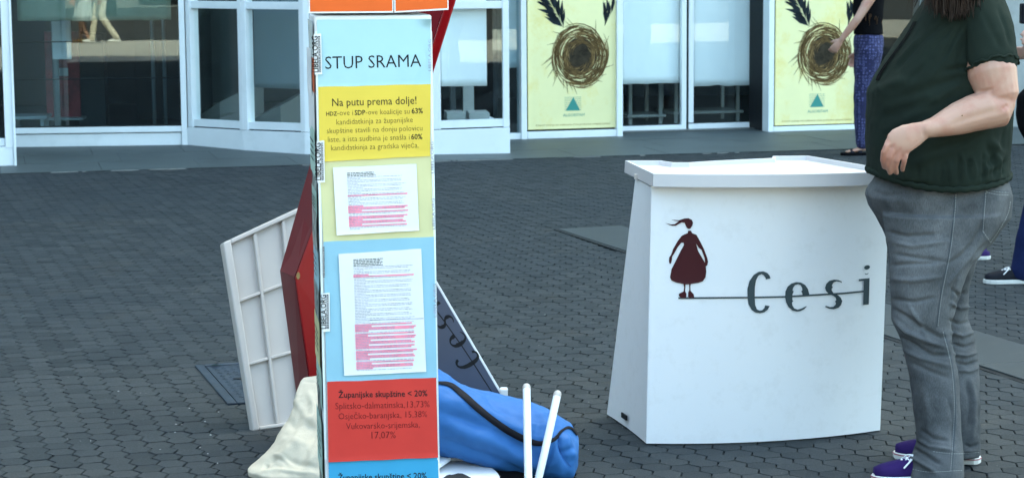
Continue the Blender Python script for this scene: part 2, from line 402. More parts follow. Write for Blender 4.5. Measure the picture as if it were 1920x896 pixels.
def text_on(mb, s, a, b, hit, hs=1.0, weight=0.0):
    """set s so its baseline runs from a to b; hs stretches the height"""
    vs, fs = text_mesh(s, weight); x0 = min(v[0] for v in vs); x1 = max(v[0] for v in vs)
    dx, dy = b[0] - a[0], b[1] - a[1]; L = math.hypot(dx, dy); k = L / (x1 - x0); ux, uy = dx / L, dy / L
    q = [hit(a[0] + (v[0] - x0) * k * ux + v[1] * k * hs * uy, a[1] + (v[0] - x0) * k * uy - v[1] * k * hs * ux) for v in vs]
    if any(p is None for p in q):
        ok = [i for i, p in enumerate(q) if p is not None]; fs = [f for f in fs if all(q[i] is not None for i in f)]
        q = [p if p is not None else V((0, 0, 0)) for p in q]; 
        used = sorted({i for f in fs for i in f}); rm = {o_: n_ for n_, o_ in enumerate(used)}
        if not used: return
        q = [q[i] for i in used]; fs = [tuple(rm[i] for i in f) for f in fs]
    mb.add(q, fs)
# ================================================================ ground
GA = math.radians(17.6); GD = V((math.cos(GA), math.sin(GA), 0)); GN = V((-math.sin(GA), math.cos(GA), 0))
ground = MB(); S_ = 300
ground.add([(-S_, -S_, -.03), (S_, -S_, -.03), (S_, S_, -.03), (-S_, S_, -.03)], [(0, 1, 2, 3)])
tag(ground.build('ground', M['asphalt']), kind='structure')
m = MB(); m.slab([V((-14.9, -9, -.029)), V((30, -9, -.029)), V((30, 1.45, -.029)), V((-14.9, 1.45, -.029))], (0, 0, .014)); tag(m.build('bounce_strip', M['pale']), kind='structure')  # added out of view: pale to bounce light and mirror as a sunlit band
A1, A2, B1, B2 = G(1037, 431), G(1920, 718), G(1165, 425), G(1920, 650)
bdir = ((A2 - A1).normalized() + (B2 - B1).normalized()).normalized()
bx_ = V((-bdir.y, bdir.x, 0)); 
if bx_.x < 0: bx_ = -bx_
bw = (B2 - A2).dot(bx_) * .5 + (B1 - A1).dot(bx_) * .5
T0, T1 = V((-3.98, 16.55, 0)), V((1.08, 17.78, 0)); TD = (T1 - T0).normalized(); TN = V((-TD.y, TD.x, 0))
U0_ = G(365, 687); ULEN = .80; UW = .62
cvd = (G(425, 757) - U0_).normalized(); cvx = V((-cvd.y, cvd.x, 0))
def in_band(p, m=0):
    t = (p - A1).dot(bdir); s = (p - A1).dot(bx_); return -m < t < 9 + m and -m < s < bw + m
def in_cover(p, m=0):
    t = (p - U0_).dot(cvd); s = (p - U0_).dot(cvx); return -m < t < ULEN + m and -m < s < UW + m
def in_terr(p, m=0): return (p - T0).dot(TN) > -m
pav = MB()
c_ = [V((-9, 2, 0)), V((9, 2, 0))]
pav.add([(-9, 1.5, -.009), (9, 1.5, -.009), (9, 19.2, -.009), (-9, 15.2, -.009)], [(0, 1, 2, 3)])
paving = tag(pav.build('paving', M['joint']), kind='structure')
H_ = .094; CS = .866 * H_; RR = H_ / 1.732
hexa_dir = [(math.cos(k * math.pi / 3), math.sin(k * math.pi / 3)) for k in range(6)]
def hex_geo(R):
    vs = []
    for r, z in ((R * .945, 0), (R * .988, -.0022), (R * .996, -.012)):
        vs += [(r * a * (.925 if i % 3 == 0 else 1), r * b, z) for i, (a, b) in enumerate(hexa_dir)]
    fs = [tuple(range(6))]
    for k in range(6):
        j = (k + 1) % 6
        fs += [(k, j, 6 + j, 6 + k)[::-1], (6 + k, 6 + j, 12 + j, 12 + k)[::-1]]
    return vs, fs
HV, HF = hex_geo(RR)
rngp = random.Random(3)
cells = []
org = V((0, 2.2, 0))
for i in range(-130, 130):
    for j in range(-10, 200):
        u = i * CS; v = (j + .5 * (i % 2)) * H_
        p = org + GD * u + GN * v
        if p.y < 2.2 or p.y > 18.5 or abs(p.x) > .30 * p.y + 2.2: continue
        if in_terr(p, -.02) or in_band(p, -.02) or in_cover(p, -.02): continue
        cells.append(p)
def hidden_px(x, y):
    return (575 < x < 830) or (1150 < x < 1660 and y < 835) or (466 < x < 600 and y > 700) or (820 < x < 1090 and y > 700) or (1690 < x < 1835 and y > 500) or (430 < x < 600 and y < 800) or (1655 < x < 1900 and y < 500)
vis = []
for k, p in enumerate(cells):
    x, y = proj(p)
    if 5 < x < 1915 and y < 892 and not hidden_px(x, y): vis.append((p.y, k))
vis.sort(); near = {k for _, k in vis[:300]}
variants = []
for q in range(8):
    rq = random.Random(q); vs = [(x + rq.uniform(-.0012, .0012), y + rq.uniform(-.0012, .0012), z) for x, y, z in HV]
    me = bpy.data.meshes.new('paver'); me.from_pydata(vs, [], HF); me.update()
    a = me.attributes.new('tone', 'FLOAT', 'POINT'); t = rq.random()
    for d in a.data: d.value = t
    me.materials.append(M['paver']); variants.append(me)
BV = []; BF = []; BT = []
for k, p in enumerate(cells):
    x, y = proj(p)
    dz = .0022 * noise.noise(p * .9) + rngp.uniform(-.0013, .0013); th = rngp.uniform(-.06, .06)
    tx, ty = rngp.uniform(-.012, .012), rngp.uniform(-.012, .012)
    if k in near:
        o = bpy.data.objects.new('paver', variants[rngp.randrange(8)]); COL.objects.link(o); o.parent = paving
        o.location = (p.x, p.y, dz); o.rotation_euler = (tx, ty, GA + th)
    else:
        c, s = math.cos(GA + th), math.sin(GA + th); n0 = len(BV); tn = rngp.random()
        kc = rngp.uniform(.0, .045) ** 1.0
        for vi, (vx, vy, vz) in enumerate(HV):
            if vi % 3 == 0: vx *= 1 + kc; vy *= 1 + kc
            BV.append((p.x + vx * c - vy * s, p.y + vx * s + vy * c, vz + dz + vx * tx + vy * ty)); BT.append(tn)
        BF += [tuple(n0 + i for i in f) for f in HF]
me = bpy.data.meshes.new('pavers'); me.from_pydata(BV, [], BF); me.update()
a = me.attributes.new('tone', 'FLOAT', 'POINT'); a.data.foreach_set('value', BT)
tag(link('paver_field', me, M['paver'], paving), kind='stuff')

# smooth granite strip running through the setts
bm_ = MB(); q0 = A1 - bdir * .0
bm_.slab([q0 + V((0, 0, -.016)), q0 + bdir * 9 + V((0, 0, -.02)), q0 + bdir * 9 + bx_ * bw + V((0, 0, -.02)), q0 + bx_ * bw + V((0, 0, -.02))], (0, 0, .020))
strip = tag(bm_.build('granite_strip', M['gasket']), kind='structure')
t = 0; k = 0
while t < 8.9:
    L = .95
    s0 = MB(); e = .006
    a_, b_ = q0 + bdir * (t + e) + bx_ * .028, q0 + bdir * (t + L - e) + bx_ * .028
    s0.slab([a_ + V((0, 0, -.012)), b_ + V((0, 0, -.012)), b_ + bx_ * (bw - .02) + V((0, 0, -.012)), a_ + bx_ * (bw - .02) + V((0, 0, -.012))], (0, 0, .019 + .0015 * (k % 2)))
    bevel(s0.build('slab', M['band'], strip), .003, 2); t += L; k += 1

# steel inspection cover left of the column
cv = empty('inspection_cover', (U0_.x, U0_.y, 0), 'dark steel inspection cover set in the setts left of the column', 'manhole cover')
def cvp(t, s, z): return U0_ + cvd * t + cvx * s + V((0, 0, z))
m_ = MB()
for (t0, t1, s0_, s1_) in ((0, ULEN, 0, .035), (0, ULEN, UW - .035, UW), (0, .035, .036, UW - .036), (ULEN - .035, ULEN, .036, UW - .036)):
    m_.slab([cvp(t0, s0_, -.008), cvp(t1, s0_, -.008), cvp(t1, s1_, -.008), cvp(t0, s1_, -.008)], (0, 0, .0155))
bevel(m_.build('frame', M['plate'], cv), .003)
m_ = MB(); m_.slab([cvp(.04, .04, -.01), cvp(ULEN - .04, .04, -.01), cvp(ULEN - .04, UW - .04, -.01), cvp(.04, UW - .04, -.01)], (0, 0, .0145)); m_.build('plate', M['plate'], cv)
m_ = MB()
for i in range(22):
    for j in range(16):
        c0 = cvp(.07 + i * .031, .07 + j * .031, .0045); d = .010 if (i + j) % 2 else .004; e = .014 - d
        m_.slab([c0 + cvd * -d + cvx * -e, c0 + cvd * d + cvx * -e, c0 + cvd * d + cvx * e, c0 + cvd * -d + cvx * e], (0, 0, .0009))
tag(m_.build('tread_pattern', M['plate'], cv), kind='stuff')
lh = G(451, 712); m_ = MB(); m_.slab([lh + V((math.cos(a) * .028, math.sin(a) * .016, .0046)) for a in [i * math.pi / 5 for i in range(10)]], (0, 0, .0028)); m_.build('lifting_hole', M['gasket'], cv)
lf = G(405, 689); m_ = MB(); m_.add([lf + V((-.026, -.008, .010)), lf + V((0, -.014, .017)), lf + V((.030, .004, .012)), lf + V((0, .013, .010))], [(0, 1, 2), (0, 2, 3)])
tag(m_.build('leaf', M['leaf']), 'small green fallen leaf on the dark steel inspection cover', 'leaf')

# terrace of big stone slabs along the shop front
te = MB(); te.slab([T0 - TD * 8 + V((0, 0, -.02)), T1 + TD * 9 + V((0, 0, -.02)), T1 + TD * 9 + TN * 6 + V((0, 0, -.02)), T0 - TD * 8 + TN * 6 + V((0, 0, -.02))], (0, 0, .024))
terrace = tag(te.build('terrace', M['gasket']), kind='structure')
for r_ in range(5):
    for i in range(-6, 15):
        u = i * .78 + (.2 if r_ % 2 else 0); sm = MB(); g = .0022
        d0 = r_ * .75 + (.0 if r_ else .0)
        a_ = T0 + TD * (u + g) + TN * (d0 + g); p4 = [a_, a_ + TD * (.78 - 2 * g), a_ + TD * (.78 - 2 * g) + TN * (.75 - 2 * g), a_ + TN * (.75 - 2 * g)]
        sm.slab([p + V((0, 0, -.012)) for p in p4], (0, 0, .0185 + random.uniform(0, .002)))
        sm.build('slab', M['slab'], terrace)
# scraps of pale mortar along the terrace edge
m_ = MB(); rq = random.Random(9)
for i in range(34):
    u = rq.uniform(-1, 7); L = rq.uniform(.03, .22); p = T0 + TD * u + TN * rq.uniform(-.014, -.006); w_ = rq.uniform(.003, .010)
    m_.slab([p, p + TD * L * .4 - TN * w_ * .4, p + TD * L, p + TD * L * .7 + TN * w_, p + TD * L * .1 + TN * w_], (0, 0, .0055))
tag(m_.build('mortar_scraps', M['mortar'], terrace), kind='stuff')
# grit, crumbs and bits of litter lying on the setts
m_ = MB(); rq = random.Random(5)
def crumb(p, s):
    a = rq.uniform(0, 6.28); q = [p + V((math.cos(a + k * 2.09) * s * rq.uniform(.5, 1.4), math.sin(a + k * 2.09) * s * rq.uniform(.5, 1.4), 0)) for k in range(3)]
    m_.add(q + [p + V((0, 0, s * rq.uniform(.4, 1)))], [(0, 1, 3), (1, 2, 3), (2, 0, 3)])
for i in range(700):
    y = 5 + 11 * rq.random() ** 1.6; x = rq.uniform(-.27, .27) * y
    crumb(V((x, y, .0005)), rq.uniform(.0008, .0022))
for x, y in ((447, 715), (30, 716), (222, 733), (340, 795), (328, 810), (330, 795), (385, 790), (395, 815), (375, 838), (390, 850), (170, 826), (355, 765), (1022, 590), (254, 307), (1040, 273), (600, 250), (410, 772), (408, 868), (300, 842), (126, 822)):
    crumb(G(x, y, .002), rq.uniform(.003, .0055))
tag(m_.build('grit', M['grit']), kind='stuff')

# ================================================================ shop building
bld = empty('shop_building', (-.5, 19.3, 0), 'glass fronted shop building with white aluminium frames behind the paved plaza', 'building')
class Sec:
    def __init__(s, a, b):
        s.a = V((a[0], a[1], 0)); s.b = V((b[0], b[1], 0)); s.D = (s.b - s.a).normalized(); s.N = V((s.D.y, -s.D.x, 0)); s.L = (s.b - s.a).length
    def uz(s, x, y, d=0):
        p = onp(x, y, s.a + s.N * d, s.N); return (p - s.a).dot(s.D), p.z
    def P(s, u, z, d=0): return s.a + s.D * u + s.N * d + V((0, 0, z))
    def ubox(s, mb, u0, u1, z0, z1, d0, d1):
        mb.hexa([s.P(u0, z0, d1), s.P(u1, z0, d1), s.P(u1, z0, d0), s.P(u0, z0, d0), s.P(u0, z1, d1), s.P(u1, z1, d1), s.P(u1, z1, d0), s.P(u0, z1, d0)]); return mb
    def box(s, mb, x0, x1, yt, yb, d0, d1, zb=None, zt=None, yref=None):
        yr = yref if yref is not None else (yb if yb is not None else 250)
        u0, za = s.uz(x0, yr, d1); u1, zc = s.uz(x1, yr, d1)
        z0 = zb if zb is not None else s.uz((x0 + x1) / 2, yb, d1)[1]
        z1 = zt if zt is not None else s.uz((x0 + x1) / 2, yt, d1)[1]
        return s.ubox(mb, u0, u1, z0, z1, d0, d1)
def part(name, m, fn, parent=bld, bev=.004):
    mb = MB(); fn(mb); o = mb.build(name, m, parent)
    if bev: bevel(o, bev)
    return o
ZT = 3.2
# --- big window on the left
SW = Sec((-4.43, 19.01), (-2.9, 19.145))
part('plinth_panel', M['alu2'], lambda m: SW.box(m, 27, 340.6, 251, None, -.1, .03, zb=.004, yref=274))
part('window_rail', M['alu'], lambda m: SW.box(m, 24, 340.6, 238.5, 249.5, -.06, .05))
part('window_post', M['alu'], lambda m: SW.box(m, 341.2, 352, None, None, -.1, .075, zb=.004, zt=ZT, yref=274))
part('window_post', M['alu'], lambda m: SW.box(m, 12, 26, None, None, -.1, .04, zb=.004, zt=ZT, yref=274))
part('window_gasket', M['gasket'], lambda m: SW.box(m, 26, 340.4, 236.6, 238.2, -.03, .035), bev=0)
wl = part('window_pane', M['glass_dark'], lambda m: SW.box(m, 24, 340.4, None, 238, -.012, 0, zt=ZT - .02), bev=0)
# --- pilaster bay at the far left
SN = Sec((-5.1, 17.0), (-4.02, 17.26))
part('plinth_panel', M['alu2'], lambda m: SN.box(m, -230, 26.5, 278.5, None, -.1, .04, zb=.004, yref=311))
part('window_rail', M['alu'], lambda m: SN.box(m, -230, 9.5, 263, 277, -.06, .02, yref=270))
part('window_pane', M['glass_dark'], lambda m: SN.box(m, -230, 9, None, 263, -.02, -.01, zt=ZT, yref=270), bev=0)
part('window_post', M['alu'], lambda m: SN.box(m, 10.2, 26, None, 278, -.16, .045, zt=ZT, yref=277))
part('corner_fin', M['alu'], lambda m: SN.box(m, 26.8, 31.5, None, None, -.10, .06, zb=.004, zt=ZT, yref=311))
part('return_wall', M['alu'], lambda m: m.slab([SN.P(1.09, .01, -.11), SN.P(1.05, .01, -.11), V((-4.48, 18.98, .01)), V((-4.44, 18.98, .01))], (0, 0, ZT)), bev=0)
# --- faceted bay
bp_ = [(-2.905, 19.09, .165), (-2.33, 18.5, .178), (-1.75, 18.05, .190), (-.93, 17.93, .205), (-.01, 18.02, .222)]
posts = {0: (352.8, 365), 1: (443, 460)}
for i in range(4):
    a, b = bp_[i], bp_[i + 1]; s = Sec(a[:2], b[:2]); za, zb = a[2], b[2]
    m = MB(); L = s.L - .001
    m.hexa([s.P(0, .004, 0), s.P(L, .004, 0), s.P(L, .004, -.14), s.P(.0, .004, -.14), s.P(0, za, 0), s.P(L, zb, 0), s.P(L, zb, -.14), s.P(0, za, -.14)])
    bevel(m.build('plinth_panel', M['alu2'], bld), .003)
    m = MB(); m.hexa([s.P(.0, za + .012, -.02), s.P(L, zb + .012, -.02), s.P(L, zb + .012, -.09), s.P(0, za + .012, -.09), s.P(0, za + .075, -.02), s.P(L, zb + .075, -.02), s.P(L, zb + .075, -.09), s.P(0, za + .075, -.09)])
    bevel(m.build('window_rail', M['alu'], bld), .003)
    part('plinth_joint', M['gasket'], lambda m: s.ubox(m, .005, L - .005, min(za, zb) - .004, max(za, zb) + .012, -.13, -.03), bev=0)
    part('transom', M['alu'], lambda m: s.ubox(m, .0, L, 1.225, 1.29, -.09, -.02))
    part('window_pane', M['glass'] if i > 1 else M['glass'], lambda m: s.ubox(m, .02, L - .02, min(za, zb) + .07, 1.22, -.06, -.05), bev=0)
    part('window_pane', M['glass'], lambda m: s.ubox(m, .02, L - .02, 1.293, ZT, -.06, -.05), bev=0)
    w0 = .05 if i else .075
    part('window_post', M['alu'], lambda m: s.ubox(m, (-.001 if i else .012), w0, za + .004, ZT, -.10, -.004 - .002 * i))
    part('window_post', M['alu'], lambda m: s.ubox(m, L - .055, L - .002, zb + .004, ZT, -.101, -.005 - .002 * i))
sr = Sec((-.93, 17.93), (-.01, 18.02))
part('window_post', M['alu'], lambda m: sr.box(m, 812, 827, None, 243, -.1, -.003, zt=ZT, yref=240))
m = MB(); m.slab([V((-.012, 18.03, .006)), V((-.16, 18.03, .006)), V((-.33, 19.33, .006)), V((-.18, 19.37, .006))], (0, 0, .216)); bevel(m.build('plinth_panel', M['alu2'], bld), .003)
part('bay_roof', M['alu'], lambda m: m.slab([V((x, y, ZT + .01)) for x, y, _ in bp_] + [V((-.2, 19.5, ZT + .01)), V((-2.9, 19.3, ZT + .01))], (0, 0, .2)))
# --- main front
SM = Sec((.13, 19.5), (3.33, 20.41))
def mpost(x0, x1, m=M['alu'], d=.05, name='window_post', yr=255): return part(name, m, lambda mb: SM.box(mb, x0, x1, None, None, -.1, d, zb=.004, zt=ZT, yref=yr))
mpost(978, 988.5, yr=261); mpost(1157, 1168, yr=256); mpost(1440.5, 1450.5, yr=248); mpost(1608.5, 1618, yr=243)
part('window_rail', M['alu'], lambda m: SM.box(m, 925, 977.6, 250.5, 262, -.07, .03))
part('window_pane', M['glass_dark'], lambda m: SM.box(m, 925, 978, None, 251, -.03, -.02, zt=ZT), bev=0)
part('window_rail', M['alu'], lambda m: SM.box(m, 989, 1156.6, 245.5, 258.5, -.07, .035))
part('window_rail', M['alu'], lambda m: SM.box(m, 1451, 1608, 236, 247.5, -.07, .035))
for x0, x1 in ((988.8, 1156.8), (1450.8, 1608.2)):
    part('poster_backing', M['gasket'], lambda m: SM.box(m, x0, x1, None, 247, -.06, -.02, zt=2.35, yref=246), bev=0)
    part('window_rail', M['alu'], lambda m: SM.box(m, x0, x1, None, 200, -.07, .035, zb=2.37, zt=2.44, yref=246))
    part('window_pane', M['glass'], lambda m: SM.box(m, x0, x1, None, 200, -.03, -.02, zb=2.45, zt=ZT, yref=246), bev=0)
# doors set back
dof = -.46
SD = Sec((SM.a + SM.N * dof)[:2], (SM.b + SM.N * dof)[:2])
for x0, x1, yb, hx in ((1163, 1287, 247, 1277), (1291.5, 1423, 242, 1301)):
    d = part('door', M['alu'], lambda m: SD.box(m, x0, x1, yb - 11, yb, -.03, .03, yref=yb))
    for p0, p1 in ((x0, x0 + 9), (x1 - 9, x1)):
        part('door_stile', M['alu'], lambda m: SD.box(m, p0, p1, None, yb - 11.3, -.029, .029, zt=2.4, yref=yb), d) if not (p0 < 1165) else None
    part('door_pane', M['glass'], lambda m: SD.box(m, x0 + 2, x1 - 2, None, yb - 11, -.006, .0, zt=2.4, yref=yb), d, 0)
    part('door_top_rail', M['alu'], lambda m: SD.box(m, x0, x1, None, 200, -.031, .031, zb=2.401, zt=2.5, yref=yb), d)
part('door_gap', M['gasket'], lambda m: SD.box(m, 1287.2, 1291.3, None, None, -.06, .005, zb=.01, zt=2.4, yref=245), bev=0)
part('door_track', M['gasket'], lambda m: SD.box(m, 1150, 1434, None, None, -.08, .08, zb=.001, zt=.016, yref=245), bev=0)
part('fanlight_pane', M['glass'], lambda m: SD.box(m, 1150, 1440, None, 200, -.01, 0, zb=2.52, zt=ZT, yref=245), bev=0)
m = MB(); u0, _ = SD.uz(1423.5, 240); m.hexa([SD.P(u0, .005, .0), SD.P(u0 + .09, .005, 0), SD.P(u0 + .09, .005, -.08), SD.P(u0, .005, -.08), SD.P(u0, ZT, .0), SD.P(u0 + .09, ZT, 0), SD.P(u0 + .09, ZT, -.08), SD.P(u0, ZT, -.08)]); m.build('door_jamb', M['gasket'], bld)
part('jamb_strip', M['alu'], lambda m: SD.ubox(m, u0 + .005, u0 + .022, .01, ZT, .002, .02), bev=0)
um, _ = SM.uz(1441, 248)
part('reveal_wall', M['gasket'], lambda m: SM.ubox(m, um - .02, um - .005, .005, ZT, dof + .02, -.02), bev=0)
ul, _ = SM.uz(1163, 256)
part('reveal_wall', M['alu'], lambda m: SM.ubox(m, ul - .03, ul - .01, .005, ZT, dof + .02, -.11), bev=0)
# glazing beyond the second poster, then the concrete pier
mpost(1619.5, 1626, M['tan'], .02, 'door_edge', 243)
part('window_rail', M['alu'], lambda m: SM.box(m, 1628, 1866, 226, 238, -.07, .03, yref=235))
part('window_pane', M['glass'], lambda m: SM.box(m, 1628, 1866, None, 227, -.03, -.02, zt=ZT, yref=235), bev=0)
mpost(1733, 1742, yr=238)
pier = empty('concrete_pier', SM.P(6.3, 0, 0), 'bare grey concrete pier at the right end of the shop front', 'pillar')
part('shaft', M['concrete'], lambda m: SM.box(m, 1866, 2140, None, None, -1.5, .3, zb=.02, zt=ZT + 4, yref=245), pier, .012)
part('skirting', M['concrete'], lambda m: SM.box(m, 1862, 2146, None, None, .304, .33, zb=.005, zt=.10, yref=247), pier, .004)
# --- inside of the shop
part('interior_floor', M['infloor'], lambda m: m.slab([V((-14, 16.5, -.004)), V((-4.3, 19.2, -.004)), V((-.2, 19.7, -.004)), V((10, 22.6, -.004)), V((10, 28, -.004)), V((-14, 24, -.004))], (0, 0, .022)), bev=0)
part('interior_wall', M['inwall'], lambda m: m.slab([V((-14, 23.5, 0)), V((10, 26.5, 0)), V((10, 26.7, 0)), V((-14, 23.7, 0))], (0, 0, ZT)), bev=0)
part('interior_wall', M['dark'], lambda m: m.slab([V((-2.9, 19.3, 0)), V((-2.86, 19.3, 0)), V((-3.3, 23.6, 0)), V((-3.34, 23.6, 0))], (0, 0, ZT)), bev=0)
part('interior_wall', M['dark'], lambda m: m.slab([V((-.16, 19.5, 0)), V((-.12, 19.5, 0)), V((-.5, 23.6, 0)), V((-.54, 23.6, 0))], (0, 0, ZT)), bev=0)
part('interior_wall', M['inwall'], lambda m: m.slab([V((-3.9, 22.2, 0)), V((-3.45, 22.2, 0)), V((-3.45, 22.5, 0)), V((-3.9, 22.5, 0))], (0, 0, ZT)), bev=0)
def ux(m, s, u0, u1, z0, z1, d0, d1): s.ubox(m, u0, u1, z0, z1, d0, d1)
# upper storeys, side and blank walls beyond the picture
HB = 25.0
up = MB(); a0 = SM.P(-16, 0, 0); a1 = SM.P(30, 0, 0); BK = -14
up.hexa([SM.P(-18, ZT, .1), SM.P(30, ZT, .1), SM.P(30, ZT, BK), SM.P(-18, ZT, BK), SM.P(-18, HB, .1), SM.P(30, HB, .1), SM.P(30, HB, BK), SM.P(-18, HB, BK)])
up.build('upper_storeys', M['facade'], bld)
part('side_wall', M['facade'], lambda m: SM.ubox(m, -18, -5.6, .0, ZT - .002, -1.2, .05), bev=0)
part('side_wall', M['facade'], lambda m: SM.ubox(m, SM.uz(2140, 245, .3)[0] + .01, 30, .0, ZT - .002, -1.2, .05), bev=0)
part('rear_wall', M['facade'], lambda m: SM.ubox(m, -18, 30, .0, ZT - .002, BK, BK + .3), bev=0)
part('side_wall', M['facade'], lambda m: SM.ubox(m, -18, -17.7, .0, ZT - .002, BK + .31, -1.21), bev=0)
part('side_wall', M['facade'], lambda m: SM.ubox(m, 29.7, 30, .0, ZT - .002, BK + .31, -1.21), bev=0)
for fl in range(6):
    for c in range(12):
        z = 4.4 + fl * 3.1
        f = MB(); SM.ubox(f, -17 + c * 3.9, -15 + c * 3.9, z, z + 1.7, .101, .16); fo = f.build('window', M['alu'], bld)
        f = MB(); SM.ubox(f, -16.92 + c * 3.9, -15.08 + c * 3.9, z + .08, z + 1.62, .161, .17); f.build('pane', M['glass_dark'], fo)

# --- things seen through or hung in the glass
def sheet(sec, x0, x1, yt, yb, d, m, label, name='paper_blind', cat='blind', wav=.012, group=None, zt=2.6, ragged=0):
    u0, _ = sec.uz(x0, yb, d); u1, _ = sec.uz(x1, yb, d); z0 = sec.uz((x0 + x1) / 2, yb, d)[1]; z1 = zt if yt is None else sec.uz((x0 + x1) / 2, yt, d)[1]
    mb = MB(); nu, nz = 26, 30; vs = []; rq = random.Random(int(x0))
    for j in range(nz + 1):
        for i in range(nu + 1):
            u = u0 + (u1 - u0) * i / nu; z = z0 + (z1 - z0) * j / nz
            q = noise.noise(V((u * 2.2, z * 1.3, x0))) * wav + noise.noise(V((u * 9, z * 3, x0))) * wav * .3
            if j == 0: z += noise.noise(V((u * 7, x0, 0))) * .012 * ragged
            vs.append(sec.P(u, z, d + q))
    fs = [(j * (nu + 1) + i, j * (nu + 1) + i + 1, (j + 1) * (nu + 1) + i + 1, (j + 1) * (nu + 1) + i) for j in range(nz) for i in range(nu)]
    mb.add(vs, fs); o = mb.build(name, m, None, True); sf = o.modifiers.new('t', 'SOLIDIFY'); sf.thickness = .002
    return tag(o, label, cat, group)
sheet(SW, 33, 321, None, 39, -.16, M['tarp'], 'creased olive green sheet hung behind the big left window', 'hanging_sheet', 'sheet', .04, ragged=1)
sheet(sr, 826, 913, None, 162, -.12, M['blind'], 'white paper blind inside the window right of the column', ragged=.3)
sheet(SM, 944, 970, None, 128, -.10, M['blind'], 'narrow white paper blind in the slot left of the first poster', ragged=.5)
sheet(SD, 1166, 1276, None, 157, -.07, M['blind'], 'white paper covering the left glass door, ending above the floor', ragged=.6)
sheet(SD, 1299, 1416, None, 161, -.07, M['blind'], 'white paper with ragged lower edge covering the right glass door', ragged=1.6)
s1 = Sec(bp_[1][:2], bp_[2][:2]); s0_ = Sec(bp_[0][:2], bp_[1][:2])
sheet(s1, 478, 562, None, 166, -.3, mat('blue_grey_screen', (.12, .17, .19), .6, .1, 2), 'dim blue grey screen standing inside the faceted window', 'display_screen', 'screen', .004, zt=2.2)
# floor-standing items
def table(sec, u0, u1, d, z, label, w_=.5, m=M['inwhite'], shelf=None):
    p = sec.P((u0 + u1) / 2, .018, d); t = empty('display_table', p, label, 'table')
    part('table_top', m, lambda mb: sec.ubox(mb, u0, u1, z, z + .03, d - w_ / 2, d + w_ / 2), t, .004)
    for uu in (u0 + .03, u1 - .06):
        for dd in (d - w_ / 2 + .03, d + w_ / 2 - .06): part('leg', m, lambda mb: sec.ubox(mb, uu, uu + .035, .018, z, dd, dd + .035), t, .002)
    if shelf: part('shelf', m, lambda mb: sec.ubox(mb, u0, u1, shelf, shelf + .025, d - w_ / 2 + .001, d + w_ / 2 + .02), t, .003)
    return t
uD = lambda x: SD.uz(x, 235, -.9)[0]
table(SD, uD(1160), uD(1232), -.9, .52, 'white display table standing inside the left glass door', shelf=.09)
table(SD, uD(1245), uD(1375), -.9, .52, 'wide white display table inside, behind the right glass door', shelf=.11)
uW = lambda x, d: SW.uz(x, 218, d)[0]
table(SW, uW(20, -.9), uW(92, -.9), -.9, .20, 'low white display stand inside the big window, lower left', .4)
for k, (x, d) in enumerate(((108, -.8), (290, -.7), (311, -.7))):
    mb = MB(); u = SW.uz(x, 230, d)[0]; a = SW.P(u, .02, d); mb.tube([a, a + V((0, 0, 3.1))], .018 if k else .03, 10, cap=False)
    tag(mb.build('display_pole', M['steel'] if k else M['inwhite'], None, True), ('white pole inside the big window beside the red display board', 'thin steel pole inside the big window, left of the pair', 'brighter steel pole inside the big window, right of the pair')[k], 'pole')
for k, y in enumerate((78, 148)):
    mb = MB(); a = onp(30, y + 2, SW.P(0, 0, -.5), SW.N); b = onp(338, y - 2, SW.P(0, 0, -.5), SW.N)
    mb.tube([a, b], .006, 6, ref=V((0, 0, 1))); tag(mb.build('display_wire', M['gasket'], None, True), ('upper', 'lower')[k] + ' dark wire stretched across inside the big left window', 'wire')
dr = empty('display_board', SW.P(uW(110, -1.4), .02, -1.4), 'red printed display board standing in the dim left window', 'display board')
part('panel', M['inred'], lambda m: SW.box(m, 88, 152, 60, 222, -1.45, -1.4), dr)
part('white_print', M['inwhite'], lambda m: SW.box(m, 107, 128, 128, 143, -1.399, -1.396), dr, 0)
part('foot', M['inwhite'], lambda m: SW.box(m, 84, 156, 222, 226, -1.55, -1.25), dr, .003)
part('display_panel_teal', None, lambda m: None) if False else None
dw = MB(); SW.box(dw, 98, 134, 34, 112, -.75, -.7); tag(bevel(dw.build('reflection_banner', M['blind']), .01), 'white banner added inside the big window in place of a bright reflection', 'banner')  # white panel added to stand in for a bright reflection in the glass
bx3 = MB(); SW.box(bx3, 148, 198, None, None, -2.1, -1.8, zb=.02, zt=.95, yref=214); tag(bevel(bx3.build('display_block', M['inwall'])), 'teal grey display block in the middle of the dim left window', 'display block')
# slanted white display ramp in the faceted window
for k, (s, x0, x1) in enumerate(((s0_, 392, 446), (s1, 482, 556))):
    q = [s.uz(x0, 212, -.5)[0], s.uz(x1, 212, -.5)[0]]
    mb = MB(); mb.hexa([s.P(q[0], .19, -.3), s.P(q[1], .19, -.3), s.P(q[1], .19, -.8), s.P(q[0], .19, -.8), s.P(q[0] + .06, .22, -.3), s.P(q[1], .38, -.3), s.P(q[1], .55, -.8), s.P(q[0] + .2, .45, -.8)])
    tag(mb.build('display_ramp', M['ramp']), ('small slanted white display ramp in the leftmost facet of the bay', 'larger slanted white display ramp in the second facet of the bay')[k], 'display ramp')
# benches seen through the window right of the column
for k, (x0, x1) in enumerate(((838, 872), (880, 918))):
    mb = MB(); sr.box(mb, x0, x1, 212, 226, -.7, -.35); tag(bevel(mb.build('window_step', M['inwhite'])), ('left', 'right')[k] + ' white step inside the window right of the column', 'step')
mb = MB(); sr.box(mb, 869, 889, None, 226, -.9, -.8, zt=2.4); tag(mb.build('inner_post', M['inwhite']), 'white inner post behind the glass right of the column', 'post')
mb = MB(); sr.box(mb, 845, 855, None, 222, -.9, -.8, zt=2.4); tag(mb.build('inner_post', M['inwall']), 'dark inner post near the red frame behind the glass', 'post')

